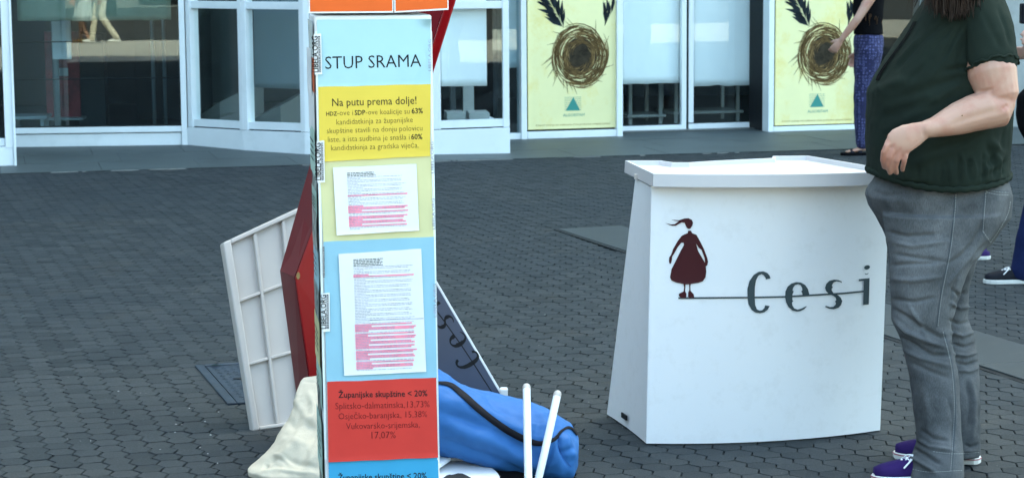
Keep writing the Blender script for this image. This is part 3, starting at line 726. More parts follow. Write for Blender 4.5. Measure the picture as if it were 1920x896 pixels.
# --- two posters in the front (artwork replaced by a plain plant motif)
def poster(x0, x1, xb0, label):
    d = .0; P0 = SM.P(0, 0, d + .012)
    u0, z0 = SM.uz(x0, 243.5 if x0 < 1200 else 235.5, d); u1, _ = SM.uz(x1, 243 if x0 < 1200 else 235, d)
    r = empty('window_poster', SM.P((u0 + u1) / 2, z0, d), label, 'poster', 'posters in the shop front')
    part('sheet', M['post_y'], lambda m: SM.ubox(m, u0, u1, z0, 2.33, -.015, .012), r, 0)
    W = u1 - u0
    def at_(fx, fz, k): return SM.P(u0 + W * fx, z0 + fz, .0125 + .0006 * k)
    rq = random.Random(4)
    # units: width fractions and metres above the sheet's foot
    def hit(k): return lambda x, y: at_(x, y, k)
    zc = .66; cx = .58
    g1, g2, g3, g4 = MB(), MB(), MB(), MB()
    for i in range(300):                                 # tangled dry stalks round a seed head
        a = rq.uniform(0, 6.28); r0 = rq.uniform(.13, .31) ; L = rq.uniform(.4, 1.7); kk = rq.uniform(-.05, .05)
        pts = [(cx + (r0 + kk * t / 6) * math.cos(a + L * t / 6), zc + (r0 + kk * t / 6) * 1.08 * W * math.sin(a + L * t / 6), .0045 * (1 - abs(t - 3) / 4)) for t in range(7)]
        pts = [(x, y, w_) for x, y, w_ in pts]
        (stroke2)(g1 if i % 3 else g2, pts, W, at_, 1 + (i % 3))
    for i in range(22):
        a = rq.uniform(0, 6.28); r0 = .30; r1 = rq.uniform(.34, .44)
        pts = [(cx + r0 * math.cos(a), zc + r0 * W * math.sin(a), .004), (cx + r1 * math.cos(a + .2), zc + r1 * W * math.sin(a + .2), .001)]
        stroke2(g1, pts, W, at_, 4)
    ring = [(cx + .19 * math.cos(t * .2094), zc + .19 * W * 1.05 * math.sin(t * .2094)) for t in range(30)]
    g4.add([at_(x, y, .5) for x, y in ring], tessellate_polygon([[V((x, y, 0)) for x, y in ring]]))
    for sx, a0 in ((.40, 2.15), (.86, .98)):               # dark leafy sprigs
        for i in range(26):
            t = i / 25; bx = sx + math.cos(a0) * .50 * t; bz = .93 + math.sin(a0) * .60 * W * t
            for sd_ in (-1, 1):
                a = a0 + sd_ * rq.uniform(.3, .85); l = rq.uniform(.15, .26) * (1 - .3 * t)
                tip = (bx + math.cos(a) * l, bz + math.sin(a) * l * W); mx, my = bx + math.cos(a + .2) * l * .5, bz + math.sin(a + .2) * l * .5 * W; nx, ny = bx + math.cos(a - .2) * l * .5, bz + math.sin(a - .2) * l * .5 * W
                if tip[0] > .99 or bx < .01 or mx > .99 or nx > .99: continue
                g3.add([at_(bx, bz, 2), at_(mx, my, 2), at_(*tip, 2), at_(nx, ny, 2)], [(0, 1, 2, 3)])
    g1.build('stalk_print', M['brown1'], r, fixn=False); g2.build('straw_print', M['brown2'], r, fixn=False); tag(g3.build('leaf_print', M['slateprint'], r, fixn=False), kind='stuff'); g4.build('dark_core_print', M['brown0'], r, fixn=False)
    lg = MB(); bz = .165; hw = .082; cx2 = .50
    lg.add([at_(cx2 - hw, bz, 2), at_(cx2 + hw, bz, 2), at_(cx2 + .005, bz + .125, 2)], [(0, 1, 2)])
    for i in range(8):
        z = bz + .005 + i * .0165; lg.add([at_(cx2 - hw - .012, z, 1), at_(cx2 + hw + .012, z, 1), at_(cx2 + hw + .012, z + .003, 1), at_(cx2 - hw - .012, z + .003, 1)], [(0, 1, 2, 3)])
    lg.build('triangle_logo', M['logo_g'], r, fixn=False)
    lt = MB(); hh = lambda x, y: SM.P(u0 + W * x, z0 - y, .0135)
    text_on(lt, 'ALGORITAM', (.39, -.112), (.63, -.112), lambda x, y: SM.P(u0 + W * x, z0 + .112 + (-.112 - y) * W, .0135), 1.0, .0)
    lt.build('lettering', M['logo_g'], r, fixn=False)
    lt = MB(); text_on(lt, 'Artwork and logo are trademarks of the production company Limited', (.08, -.03), (.92, -.03), lambda x, y: SM.P(u0 + W * x, z0 + .03 + (-.03 - y) * W, .0135), 1.0, 0)
    lt.build('small_print', M['brown2'], r, fixn=False)
def stroke2(mb, pts, W, at_, k):
    L = []; R = []
    for i, p in enumerate(pts):
        a = pts[max(0, i - 1)]; b = pts[min(len(pts) - 1, i + 1)]
        dx, dy = (b[0] - a[0]) * W, b[1] - a[1]; l = math.hypot(dx, dy) or 1
        nx, ny = -dy / l * p[2], dx / l * p[2]
        if not (.01 < p[0] < .985): return
        L.append(at_(p[0] + nx / W, p[1] + ny, k)); R.append(at_(p[0] - nx / W, p[1] - ny, k))
    mb.ribbon(L, R)
poster(990, 1156, 0, 'cream poster left of the glass doors, dark leaves over a tangled brown ring')
poster(1452, 1607.5, 0, 'cream poster right of the glass doors, partly behind the woman in patterned trousers')

# --- far side of the plaza, behind the photographer: seen only as a reflection
opp = empty('opposite_building', (0, -46, 0), 'long pale building on the far side of the plaza behind the viewer', 'building')
m = MB(); m.box((-60, -58, 0), (60, -46, 15)); m.build('wall', M['facade2'], opp)
for fl in range(4):
    for c in range(20):
        m = MB(); m.box((-57 + c * 6, -45.99, .2 if fl == 0 else 1.2 + fl * 3.6), (-54 + c * 6, -45.9, 3.4 + fl * 3.6)); m.build('window', M['dark'], opp)
blocker = empty('sky_blocker', (-22, 2, 0), 'plain grey block added out of view on the left to block skylight', 'building')  # unseen block, added to cut the skylight from the left
m = MB(); m.box((-32, -12, 0), (-15, 13, 14)); m.build('wall', M['facade2'], blocker)
for fl in range(4):
    for c in range(6):
        m = MB(); m.box((-15, -10 + c * 4, 1.2 + fl * 3.4), (-14.9, -8 + c * 4, 3.2 + fl * 3.4)); m.build('window', M['dark'], blocker)
rt = random.Random(8)
def tree(x, y, h, r, i):
    t = empty('plaza_tree', (x, y, 0), ('tall', 'broad', 'slim', 'low', 'round')[i % 5] + ' leafy tree number unseen'.replace(' number unseen', '') + ' on the plaza behind the viewer, ' + ('far left', 'left', 'centre', 'right', 'far right')[i % 5], 'tree', 'trees across the plaza')
    m = MB(); m.tube([(x, y, -.02), (x + .1, y, h * .4), (x - .1, y + .2, h * .75)], [.2, .14, .05], 8, cap=False)
    for a in range(5): m.tube([(x + .05, y, h * .4), (x + math.cos(a * 1.26) * r * .6, y + math.sin(a * 1.26) * r * .6, h * .7)], [.07, .02], 6, cap=False)
    m.build('trunk', M['bark'], t, True)
    m = MB()
    for k in range(2600):
        d = V((rt.gauss(0, 1), rt.gauss(0, 1), rt.gauss(0, .8))).normalized() * (rt.random() ** .45); q = V((x, y, h * .68)) + V((d.x * r, d.y * r, d.z * h * .36))
        if noise.noise(q * .8) < -.18: continue
        s = rt.uniform(.1, .24); a = V((rt.gauss(0, 1), rt.gauss(0, 1), rt.gauss(0, 1))).normalized(); b = a.orthogonal().normalized(); c = a.cross(b)
        m.add([q - b * s, q + c * s * .6, q + b * s, q - c * s * .6], [(0, 1, 2, 3)])
    m.build('crown', M['foliage'], t, fixn=False)
for i, (x, y) in enumerate(((-26, -30), (-16, -33), (-4, -34), (17, -33), (27, -30))): tree(x, y, 8 + (i % 3), 3.4, i)
# ================================================================ column of posters
CY = 5.40
c_d = V((math.cos(math.radians(8)), math.sin(math.radians(8)), 0)); c_n = V((c_d.y, -c_d.x, 0))
cp0 = at(609, 866, CY)
def cf(x, y, d=0.0): return onp(x, y, cp0 + c_n * d, c_n)
cTL, cTR, cBL, cBR = cf(589, 30), cf(809, 28), cf(609, 866), cf(824, 858)
def down(a, b, z): t = (z - a.z) / (b.z - a.z); return a + (b - a) * t
gL, gR = down(cTL, cBL, .004), down(cTR, cBR, .004)
colm = empty('poster_column', (gL + gR) / 2, 'tall square cardboard column covered in coloured posters reading STUP SRAMA', 'column')
DP = .265
m = MB(); bk = -c_n * DP
m.hexa([gL, gR, gR + bk, gL + bk, cTL, cTR, cTR + bk, cTL + bk]); bevel(m.build('core', M['white'], colm), .006, 3)
def wav(p, s): return noise.noise(V((p.x * 9, p.z * 5, s))) * .0022 + noise.noise(V((p.x * 30, p.z * 22, s))) * .0005
def csheet(name, m, q, k, nx=26, nz=22, seed=0, curl=0):
    """q: four photo corners tl, tr, br, bl"""
    mb = MB(); vs = []
    for j in range(nz + 1):
        for i in range(nx + 1):
            s, t = i / nx, j / nz
            x = (q[0][0] * (1 - s) + q[1][0] * s) * (1 - t) + (q[3][0] * (1 - s) + q[2][0] * s) * t
            y = (q[0][1] * (1 - s) + q[1][1] * s) * (1 - t) + (q[3][1] * (1 - s) + q[2][1] * s) * t
            p = cf(x, y); d = .0035 + .0022 * k + wav(p, 0) 
            if j == nz: d += .0015
            if curl and s > .9 and t < .12: d -= -(.02 * (s - .9) / .1 * (.12 - t) / .12)
            vs.append(p + c_n * d + V((0, 0, .0012 * noise.noise(V((s * 5, seed, j))))) * (1 if j in (0, nz) else 0))
    mb.add(vs, [(j * (nx + 1) + i, (j + 1) * (nx + 1) + i, (j + 1) * (nx + 1) + i + 1, j * (nx + 1) + i + 1) for j in range(nz) for i in range(nx)])
    o = mb.build(name, m, colm, True, fixn=False); return o
sh = [csheet('paper_sheet', M['p_blue'], [(594, 38), (807, 36), (807, 160), (596.5, 166)], 1, curl=1),
      csheet('paper_sheet', M['p_yel'], [(596.5, 163), (807, 157.5), (806, 292), (599, 303)], 2),
      csheet('paper_sheet', M['p_pale'], [(599, 299.5), (807.5, 289), (813, 446), (606, 456)], 1),
      csheet('paper_sheet', M['p_blue2'], [(606, 452.5), (813, 443), (818.5, 708), (612, 717)], 2),
      csheet('paper_sheet', M['p_red'], [(613, 714), (817, 706), (820.5, 855), (615.5, 864)], 3),
      csheet('paper_sheet', M['p_cyan'], [(615.5, 861), (820.5, 853), (826, 1010), (620, 1018)], 1)]
l1 = csheet('printed_list', M['white'], [(624, 313.5), (780, 307), (785, 431), (631, 440)], 3.4, seed=3)
l2 = csheet('printed_list', M['white'], [(634, 475), (789, 465), (798.5, 695), (645, 702)], 3.6, seed=5)
csheet('tape_strip', M['tape'], [(590.5, 60), (595, 60), (613, 860), (608.8, 860)], .6, 3, 60)
csheet('tape_strip', M['tape'], [(806, 60), (809.6, 60), (823.8, 860), (819.5, 860)], .6, 3, 60)
bpy.context.view_layer.update()
trees_ = [hitter(bvh_of(o), .0006) for o in sh + [l1, l2]]
def chit(x, y, best=None):
    c = None
    for h in trees_:
        p = h(x, y)
        if p is not None and (c is None or (p - CAM).length < (c - CAM).length): c = p
    return c if c is not None else cf(x, y, .008)
def ctext(s, a, b, m=M['ink'], hs=1.0, wt=0.0, name='lettering', par=colm):
    mb = MB(); text_on(mb, s, a, b, chit, hs, wt); mb.build(name, m, par, fixn=False)
ctext('STUP SRAMA', (610, 130), (790, 125.5), M['ink'], 1.08, -.004)
yl = [('Na putu prema dolje!', (623, 199.5), (781, 195), M['ink'], 1.12, .0),
      ('kandidatkinja za županijske', (631, 234), (774, 229.5), M['inkbrown'], 1.12, -.012),
      ('skupštine stavili na donju polovicu', (613, 250.5), (792, 245), M['inkbrown'], 1.12, -.012),
      ('liste, a ista sudbina je snašla i', (615, 266.5), (768, 262), M['inkbrown'], 1.12, -.012), ('60%', (771, 261.5), (792, 261), M['ink'], 1.1, .014),
      ('kandidatkinja za gradska vijeća.', (621, 282.5), (785, 277), M['inkbrown'], 1.12, -.012),
      ('HDZ', (611.5, 217.5), (632, 217), M['ink'], 1.1, .012), ('-ove i', (632.5, 217), (662, 216.2), M['inkbrown'], 1.12, -.012), ('SDP', (665, 216), (685, 215.5), M['ink'], 1.1, .012),
      ('-ove koalicije su', (686, 215.5), (768, 213.5), M['inkbrown'], 1.12, -.012), ('63%', (772, 213.2), (793, 212.6), M['ink'], 1.1, .014)]
for a in yl: ctext(*a[:6])
for s, a, b, wt in (('Županijske skupštine < 20%', (634.5, 745), (801.5, 742), .012), ('Splitsko-dalmatinska,13,73%', (629, 766.5), (805.5, 762.5), -.010),
                    ('Osječko-baranjska, 15,38%', (635, 785.5), (801, 781), -.010), ('Vukovarsko-srijemska,', (649, 804), (787, 800.5), -.010), ('17,07%', (697, 821.5), (742, 820.5), -.010)):
    ctext(s, a, b, M['ink'] if wt > 0 else M['inkred'], 1.1, wt)
ctext('Županijske skupštine < 20%', (633.5, 900), (800, 896), M['ink'], 1.1, .012)
# small typed lists with pink highlighted lines
def tlist(x0, x1, y0, y1, sl, n, pink, shift, head=3, seed=1):
    rq = random.Random(seed); ink = MB(); pk = MB(); hd = MB()
    for r in range(n):
        f = r / (n - 1); y = y0 + (y1 - y0) * f; xs = x0 + shift * f; short = r % 3 == 1 and r > head
        xe = xs + (x1 - x0) * ((.16 + .1 * rq.random()) if short else rq.uniform(.9, 1.0)) * (.5 if r < head else 1)
        ph = (y1 - y0) / (n - 1)
        if pink(f): 
            q = [(xs - 1.2, y - ph * .48), (xe + 2, y - ph * .48 + sl * (xe - xs)), (xe + 2, y + ph * .5 + sl * (xe - xs)), (xs - 1.2, y + ph * .5)]
            pk.add([chit(*p) for p in q], [(3, 2, 1, 0)])
        x = xs
        while x < xe:
            wd = rq.uniform(1.6, 6.5); e = min(x + wd, xe); hh = ph * (.16 if r >= head else .24)
            if e - x > .6:
                q = [(x, y - hh + sl * (x - xs)), (e, y - hh + sl * (e - xs)), (e, y + hh + sl * (e - xs)), (x, y + hh + sl * (x - xs))]
                z = [chit(*p) for p in q]; z = [p + c_n * .0005 for p in z]; (hd if r < head else ink).add(z, [(3, 2, 1, 0)])
            x = e + rq.uniform(.8, 1.8)
    tag(ink.build('typed_lines', M['greyink'], colm, fixn=False), kind='stuff'); hd.build('typed_heading', M['logogrey'], colm, fixn=False)
    pk.build('highlighted_lines', M['pink'], colm, fixn=False)
tlist(650.5, 760, 325, 430, -.045, 38, lambda f: .385 < f < .43 or .58 < f < .72 or .765 < f < .95, 5.5, 3, 1)
tlist(662.5, 774, 487, 694, -.045, 72, lambda f: .128 < f < .155 or .585 < f < .655 or .675 < f < .81 or .83 < f < .905 or .92 < f < .99, 7, 5, 2)
m = MB(); stroke(m, [(640, 603.5, .5), (700, 600, .5), (794, 596.5, .5)], lambda x, y: chit(x, y)); m.build('fold_line', M['greyink'], colm, fixn=False)
# LIBELA.ORG stickers over the edges
for (x, ya, yb, sx, right) in ((597.3, 136, 68, -2, 0), (602.3, 338, 268, -1.2, 0), (604.5, 520, 462, -.8, 0), (612, 616, 552, -.8, 0), (808.6, 134, 74, 0, 1), (813.8, 325, 266, -1, 1), (815.8, 430, 372, -1, 1), (818.7, 594, 532, -1, 1)):
    lo = (-9.6, 6.4) if not right else (-9, .8)
    if not right and ya != 520: csheet('sticker', M['white'], [(x + sx + lo[0] + 2, yb - 4), (x + sx + lo[1], yb - 5), (x + lo[1], ya + 3), (x + lo[0] + 2, ya + 4)], 4.5 + .2 * right, 4, 12)
    hh = lambda px, py: cf(px, py, .0155)
    if ya != 520: mb = MB(); text_on(mb, 'LIBELA.ORG', (x, ya), (x + sx, yb), hh, 1.22 if not right else .68, .01); mb.build('lettering', M['ink'] if not right else M['greyink'], colm, fixn=False)
    if not right:
        mb = MB(); n_ = 14
        mb.add([hh(*p) for p in ((x + 1.4, ya), (x + 4.4, ya), (x + 4.4 + sx, yb), (x + 1.4 + sx, yb))], [(0, 1, 2, 3)]); mb.build('dark_bar', M['ink'], colm, fixn=False)
        mb = MB(); rq = random.Random(int(ya)); y_ = ya - 1
        while y_ > yb + 2:
            l = rq.uniform(1.2, 3.5); f = (ya - y_) / (ya - yb) * sx
            mb.add([cf(px, py, .0160) for px, py in ((x + 2.3 + f, y_), (x + 3.5 + f, y_), (x + 3.5 + f, y_ - l), (x + 2.3 + f, y_ - l))], [(0, 1, 2, 3)]); y_ -= l + 1.2
        mb.build('bar_print', M['white'], colm, fixn=False)
# collage glued on the left face
ls = -c_d
def lsp(yf, t, d):      # yf: photo height at the front edge, t: fraction back
    e = cf(0 + 589 + (609 - 589) * (yf - 30) / 836., yf); return e + bk * t + ls * d
k = 0
for (ya, yb, t0, t1, mm) in ((40, 110, .0, .9, 'tape'), (95, 182, .35, 1.03, 'white'), (110, 175, .0, .4, 'p_orange'), (175, 252, .02, .98, 'white'), (245, 334, .0, .99, 'mint'), (330, 372, .03, .96, 'photo'), (362, 408, .0, .97, 'mint'), (402, 476, .05, .93, 'photo'),
                            (468, 548, .0, 1.0, 'p_blue'), (545, 612, .08, .94, 'photo2'), (606, 694, .02, .96, 'p_pale'), (688, 770, .0, .98, 'mint'), (742, 800, .3, .8, 'photo'), (790, 900, .02, .97, 'mint'), (840, 960, .05, .9, 'photo2')):
    k += 1; m = MB(); nz = 10; vs = []
    for j in range(nz + 1):
        for i in range(7):
            t = t0 + (t1 - t0) * i / 6; y = ya + (yb - ya) * j / nz
            vs.append(lsp(y, t, .002 + .0012 * (k % 3) + .0016 * (1 + noise.noise(V((t * 4, y * .03, k)))) + (.003 if mm == 'white' and i > 4 else 0)))
    m.add(vs, [(j * 7 + i, j * 7 + i + 1, (j + 1) * 7 + i + 1, (j + 1) * 7 + i) for j in range(nz) for i in range(6)]); m.build('glued_cutting', M[mm], colm, True)
    if mm in ('mint', 'p_blue', 'p_pale'):
        m = MB()
        for r in range(4):
            y = ya + (yb - ya) * (.25 + .13 * r); m.add([lsp(y, .15, .0085), lsp(y, .8 - .1 * (r % 2), .0085), lsp(y + 3, .8 - .1 * (r % 2), .0085), lsp(y + 3, .15, .0085)], [(0, 1, 2, 3)])
        m.build('cutting_print', M['ink'], colm)
# head of the column: box with orange cards
hd = cf(579, 24, .01); 
m = MB(); q = [cf(586, 22, -.004), cf(832, 17, -.004), cf(832, -260, -.004), cf(586, -260, -.004)]
m.slab(q, bk * 1.02); bevel(m.build('head_box', M['white'], colm), .006)
for (xa, xb, ya_, yb_) in ((579, 737.5, 25.5, 24.5), (739.5, 841, 24.5, 19)):
    m = MB(); q = [cf(xa, ya_, .012), cf(xb, yb_, .012), cf(xb - 3, -250, .012), cf(xa - 4, -250, .012)]; m.slab(q, -c_n * .003)
    m.build('sign_card', M['white'], colm)
    m = MB(); q = [cf(xa + 2.5, ya_ - 3, .0128), cf(xb - 2, yb_ - 3.2, .0128), cf(xb - 5, -246, .0128), cf(xa - 1.5, -246, .0128)]; m.poly(q); m.build('orange_print', M['p_orange'], colm, fixn=False)

# ================================================================ red sheet-metal stand behind the column
rs = empty('red_stand', G(640, 832), 'kinked red painted metal stand leaning behind the poster column', 'stand')
def pl(mb, pts, th): mb.slab([at(x, y, Y) for x, y, Y in pts], th)
m = MB(); pl(m, [(525, 508, 7.30), (583, 305, 7.34), (694, -80, 7.44), (846, -80, 7.44), (838, 0, 7.42), (797, 128, 7.39), (722, 400, 7.33), (600, 540, 7.29)], (0, .012, .002)); bevel(m.build('back_plate', M['red2'], rs), .003)
m = MB(); pl(m, [(838, 0, 7.415), (846, -80, 7.43), (878, -80, 7.40), (855, 0, 7.385), (811, 140, 7.355), (722, 420, 7.30), (718, 400, 7.325), (797, 128, 7.385)], (0, .03, 0)); bevel(m.build('edge_flange', M['red1'], rs), .003)
m = MB(); pl(m, [(525, 508, 7.295), (552, 520, 7.0), (596, 833, 6.98), (565, 808, 7.22)], (.008, .0, 0)); m.build('side_plate', M['red2'], rs)
m = MB(); m.slab([at(525, 508, 7.293), at(552, 519, 7.0), at(592, 412, 7.02), at(640, 280, 7.06), at(640, 100, 7.30), at(583, 305, 7.33)], (.003, .004, -.004)); m.build('top_plate', M['red2'], rs)
m = MB(); pl(m, [(553, 521, 6.985), (592, 413, 7.005), (646, 264, 7.03), (748, 300, 7.03), (752, 833, 6.98), (598, 834, 6.98)], (0, .02, 0)); bevel(m.build('front_plate', M['red1'], rs), .005, 3)
m = MB(); m.slab([at(559, 517 + 0, 6.98) + V((math.cos(a) * .006, 0, math.sin(a) * .012)) for a in [i * .785 for i in range(8)]], (0, .008, 0)); m.build('rust_spot', M['brown2'], rs)

# ================================================================ white ribbed plastic panel
pb = G(475, 808); pu = (G(530, 800) - pb); pu.z = 0; pu.normalize(); pt = at(418, 455, 7.46)
pn = pu.cross(pt - pb).normalized()
if pn.dot(CAM - pb) < 0: pn = -pn
PC = [onp(x, y, pb, pn) for x, y in ((475, 808), (655, 781), (640, 352), (418, 455))]
def pq(s, t, d): return (PC[0] * (1 - s) + PC[1] * s) * (1 - t) + (PC[3] * (1 - s) + PC[2] * s) * t + pn * d
gp = empty('ribbed_panel', pb, 'upright white plastic panel with a grid of moulding ribs, left of the red stand', 'panel')
def pbox(s0, s1, t0, t1, d0, d1, name, bv=.003):
    m = MB(); m.hexa([pq(s0, t0, d1), pq(s1, t0, d1), pq(s1, t0, d0), pq(s0, t0, d0), pq(s0, t1, d1), pq(s1, t1, d1), pq(s1, t1, d0), pq(s0, t1, d0)]); return bevel(m.build(name, M['plastic2'], gp), bv, 3)
pbox(.0, 1, 0, 1, -.022, -.018, 'sheet')
pbox(-.0, .062, 0, 1, -.03, .004, 'rim', .006); pbox(.0625, 1, 0, .02, -.03, .003, 'rim', .005); pbox(.0625, 1, .974, 1, -.03, .003, 'rim', .005); pbox(.97, 1, .02, .974, -.03, .003, 'rim')
for s_ in (.262, .50, .74): pbox(s_ - .013, s_ + .013, .0205, .9735, -.018, -.004, 'rib')
for t_ in (.345, .675):
    e = .0628
    for s_ in (.249, .487, .727, .9695): pbox(e, s_, t_ - .008, t_ + .008, -.018, -.005, 'rib'); e = s_ + .026

# ================================================================ cloth bags
def crease_disp(me, lines, base=None, only_front=True):
    f = creases(lines)
    def g(co, n):
        d = 0
        if not only_front or n.dot(CAM - co) > 0:
            x, y = proj(co); d = f(x, y)
        return d + (base(co, n) if base else 0)
    displace(me, g)
m = MB(); rings = []
prof = [(706, 566, 700, 6.93, .035), (716, 557, 706, 6.92, .05), (735, 552, 712, 6.89, .07), (762, 549, 716, 6.86, .085), (790, 537, 720, 6.84, .105), (812, 522, 724, 6.81, .12), (838, 506, 728, 6.79, .135), (862, 482, 730, 6.77, .14), (876, 463, 732, 6.75, .145), (888, 463, 732, 6.74, .135)]
for y, xl, xr, Y, b in prof:
    Y -= .13; c = at((xl + xr) / 2, y, Y - b * .55); a = (xr - xl) / 2 * Y / 4000
    rings.append([c + V((a * math.copysign(abs(math.cos(t)) ** .75, math.cos(t)) * (1 + .04 * noise.noise(V((t * 2, y * .02, 0)))), b * math.sin(t) * (1 + .2 * noise.noise(V((t * 3, y * .03, 4)))), 0)) for t in [i * math.tau / 40 for i in range(40)]])
m.loft(rings); me = remesh(m, .0045, 5)
crease_disp(me, [([(566, 712), (600, 716)], 3, -.004), ([(596, 770), (570, 800), (545, 838), (515, 868)], 9, .010), ([(600, 800), (575, 840), (560, 880)], 10, -.010), ([(552, 745), (572, 780), (600, 800)], 7, .006), ([(492, 872), (520, 858), (560, 868), (600, 878)], 6, -.008),
                 ([(512, 850), (530, 858), (548, 872)], 4, .007), ([(540, 800), (556, 790), (585, 740)], 8, -.006), ([(480, 885), (520, 880), (600, 889)], 4, .006), ([(575, 730), (588, 760), (590, 800)], 6, .005), ([(500, 868), (496, 880)], 4, -.006)],
            lambda co, n: .006 * noise.noise(V((co.x * 9, co.y * 9, co.z * 5))) + .007 * (.2 - abs(noise.noise(V((co.x * 8 + co.z * 4, co.y * 7, co.z * 5 - co.x * 3 + 2))))) + .003 * (.2 - abs(noise.noise(V((co.x * 22 + co.z * 12, co.y * 20, co.z * 13))))) + .0012 * noise.noise(co * 50))
wb_ = tag(link('cloth_bag', me, M['canvas'], None, True), 'crumpled unbleached white cloth bag leaning at the left foot of the poster column', 'bag')

m = MB(); rings = []
top = [(690, 655), (740, 672), (780, 682), (822, 692), (850, 715), (900, 734), (945, 746), (985, 751), (1020, 763), (1050, 777), (1072, 795), (1084, 815)]
bot = [(690, 850), (740, 850), (780, 850), (822, 852), (850, 856), (900, 872), (945, 886), (985, 897), (1020, 902), (1050, 900), (1072, 893), (1084, 868)]
for i, ((x, y0), (_, y1)) in enumerate(zip(top, bot)):
    Y = 6.49; zt_ = at(x, y0, Y).z; zb_ = max(.012, at(x, y1, Y).z); c = at(x, 800, Y); b = (.10, .12, .13, .14, .15, .155, .155, .155, .15, .14, .11, .07)[i]
    rings.append([V((c.x, Y + b * math.cos(t), (zt_ + zb_) / 2 + (zt_ - zb_) / 2 * math.copysign(abs(math.sin(t)) ** .85, math.sin(t)))) for t in [j * math.tau / 36 for j in range(36)]])
m.loft(rings); me = remesh(m, .005, 6)
crease_disp(me, [([(822, 745), (880, 760), (950, 790), (1000, 830)], 14, .010), ([(822, 790), (880, 812), (950, 840), (1010, 880)], 12, .012), ([(822, 772), (880, 788), (950, 818), (1000, 856)], 10, -.010), ([(822, 820), (870, 838), (930, 862), (985, 885)], 8, -.010),
                 ([(830, 700), (860, 722), (900, 745)], 5, .006), ([(1048, 812), (1050, 838), (1064, 872)], 4, -.012), ([(1060, 812), (1066, 836), (1076, 862)], 8, .012), ([(1036, 815), (1020, 850), (1000, 890)], 8, .014), ([(1040, 822), (1030, 860), (1012, 896)], 4, -.009),
                 ([(990, 760), (1010, 790), (1000, 830)], 9, -.008), ([(905, 742), (930, 765), (960, 780)], 6, -.006), ([(1075, 838), (1050, 850)], 5, -.007)],
            lambda co, n: .008 * noise.noise(V((co.x * 6, co.y * 10, co.z * 13))) + .010 * (.2 - abs(noise.noise(V((co.x * 5 + co.z * 4, co.y * 6, co.z * 11 - co.x * 3 + 7))))) + .0045 * (.2 - abs(noise.noise(V((co.x * 14 + 3, co.y * 12, co.z * 22))))) + .0015 * noise.noise(co * 40))
bb = tag(link('duffel_bag', me, M['bluecloth'], None, True), 'limp bright blue duffel bag lying right of the column with a black strap', 'bag')
hb = hitter(bvh_mesh(me), .0025)
st = smoothline([(815, 718, 2), (843, 722, 4), (868, 741, 5.6), (894, 764, 6), (925, 788, 6), (954, 807, 6), (989, 825, 5.6), (1013, 831, 4.6), (1037, 824, 3), (1052, 809, 2.4), (1064, 802, 2.2), (1074, 806, 2), (1082, 817, 1.8)], 6)
m = MB(); stroke(m, st, hb); o = m.build('strap', M['webbing'], bb, True, fixn=False); sf = o.modifiers.new('t', 'SOLIDIFY'); sf.thickness = .0016; sf.offset = 1
m = MB(); stroke(m, smoothline([(1047, 812, .8), (1049, 822, .8), (1048, 836, .8), (1057, 858, .8), (1070, 874, .8)], 5), hb); m.build('seam', M['bluedark'], bb, fixn=False)

# white poles in front of the blue bag
for i, (a, Ya, b, Yb, lb) in enumerate((((987.3, 727), 6.37, (992.5, 1004), 5.97, 'left of the two white poles resting upright on the blue bag'), ((1045, 740), 6.40, (1000, 945), 6.30, 'right, slanting one of the two white poles resting on the blue bag'))):
    p, q = at(*a, Ya), at(*b, Yb); 
    if i: q = G(998, 952)
    m = MB(); m.tube([p, p + (q - p) * .5, q + V((0, 0, .008))], .0118, 20)
    po = tag(m.build('white_pole', M['tube'], None, True), lb, 'pole', 'white poles by the blue bag')
    m = MB(); u_ = (p - q).normalized(); m.tube([p - u_ * .006, p + u_ * .004], .0122, 20); m.build('end_cap', M['plastic2'], po, True)

# counter logo, drawn once in its own flat coordinates and laid on a surface
Z4 = lambda P: [(1220 + x / 4.715, 390 + y / 4.715) for x, y in P]
Z5 = lambda P: [(1380 + x / 6.857, 480 + y / 6.857) for x, y in P]
girl = Z4([(332, 200), (356, 200), (368, 222), (405, 236), (440, 300), (470, 360), (500, 440), (507, 475), (500, 505), (487, 515), (491, 560), (485, 610), (462, 645), (420, 660), (355, 670), (350, 690), (352, 730), (380, 760), (385, 790), (370, 800), (345, 798), (330, 780), (332, 745), (342, 725), (340, 672), (308, 674), (304, 735), (316, 755), (315, 785), (295, 795), (265, 790), (248, 772), (252, 755), (280, 742), (292, 735), (296, 695), (290, 670), (230, 658), (185, 640), (172, 612), (185, 540), (230, 450), (270, 370), (295, 325), (290, 305), (270, 308), (240, 345), (210, 400), (190, 430), (188, 460), (180, 490), (168, 492), (162, 470), (165, 435), (180, 415), (200, 360), (240, 290), (275, 245), (300, 232), (328, 222)])
hole = Z4([(400, 313), (425, 350), (450, 370), (476, 440), (480, 482), (455, 440), (420, 380)])
headp = Z4([(180, 103), (250, 108), (300, 92), (335, 90), (365, 105), (375, 130), (368, 155), (352, 180), (338, 185), (322, 178), (310, 155), (300, 130), (275, 127), (250, 140), (225, 155), (190, 157), (125, 132), (185, 145), (215, 142), (240, 124), (250, 116), (225, 114)])
LC = Z5([(440, 285), (430, 250), (400, 215), (350, 195), (290, 200), (225, 240), (170, 320), (145, 420), (145, 530), (160, 620), (200, 690), (250, 725), (305, 733), (360, 720), (405, 685), (430, 640), (372, 630), (360, 665), (335, 692), (300, 698), (265, 680), (245, 630), (238, 540), (240, 400), (255, 310), (285, 250), (325, 230), (355, 245), (375, 275), (380, 297)])
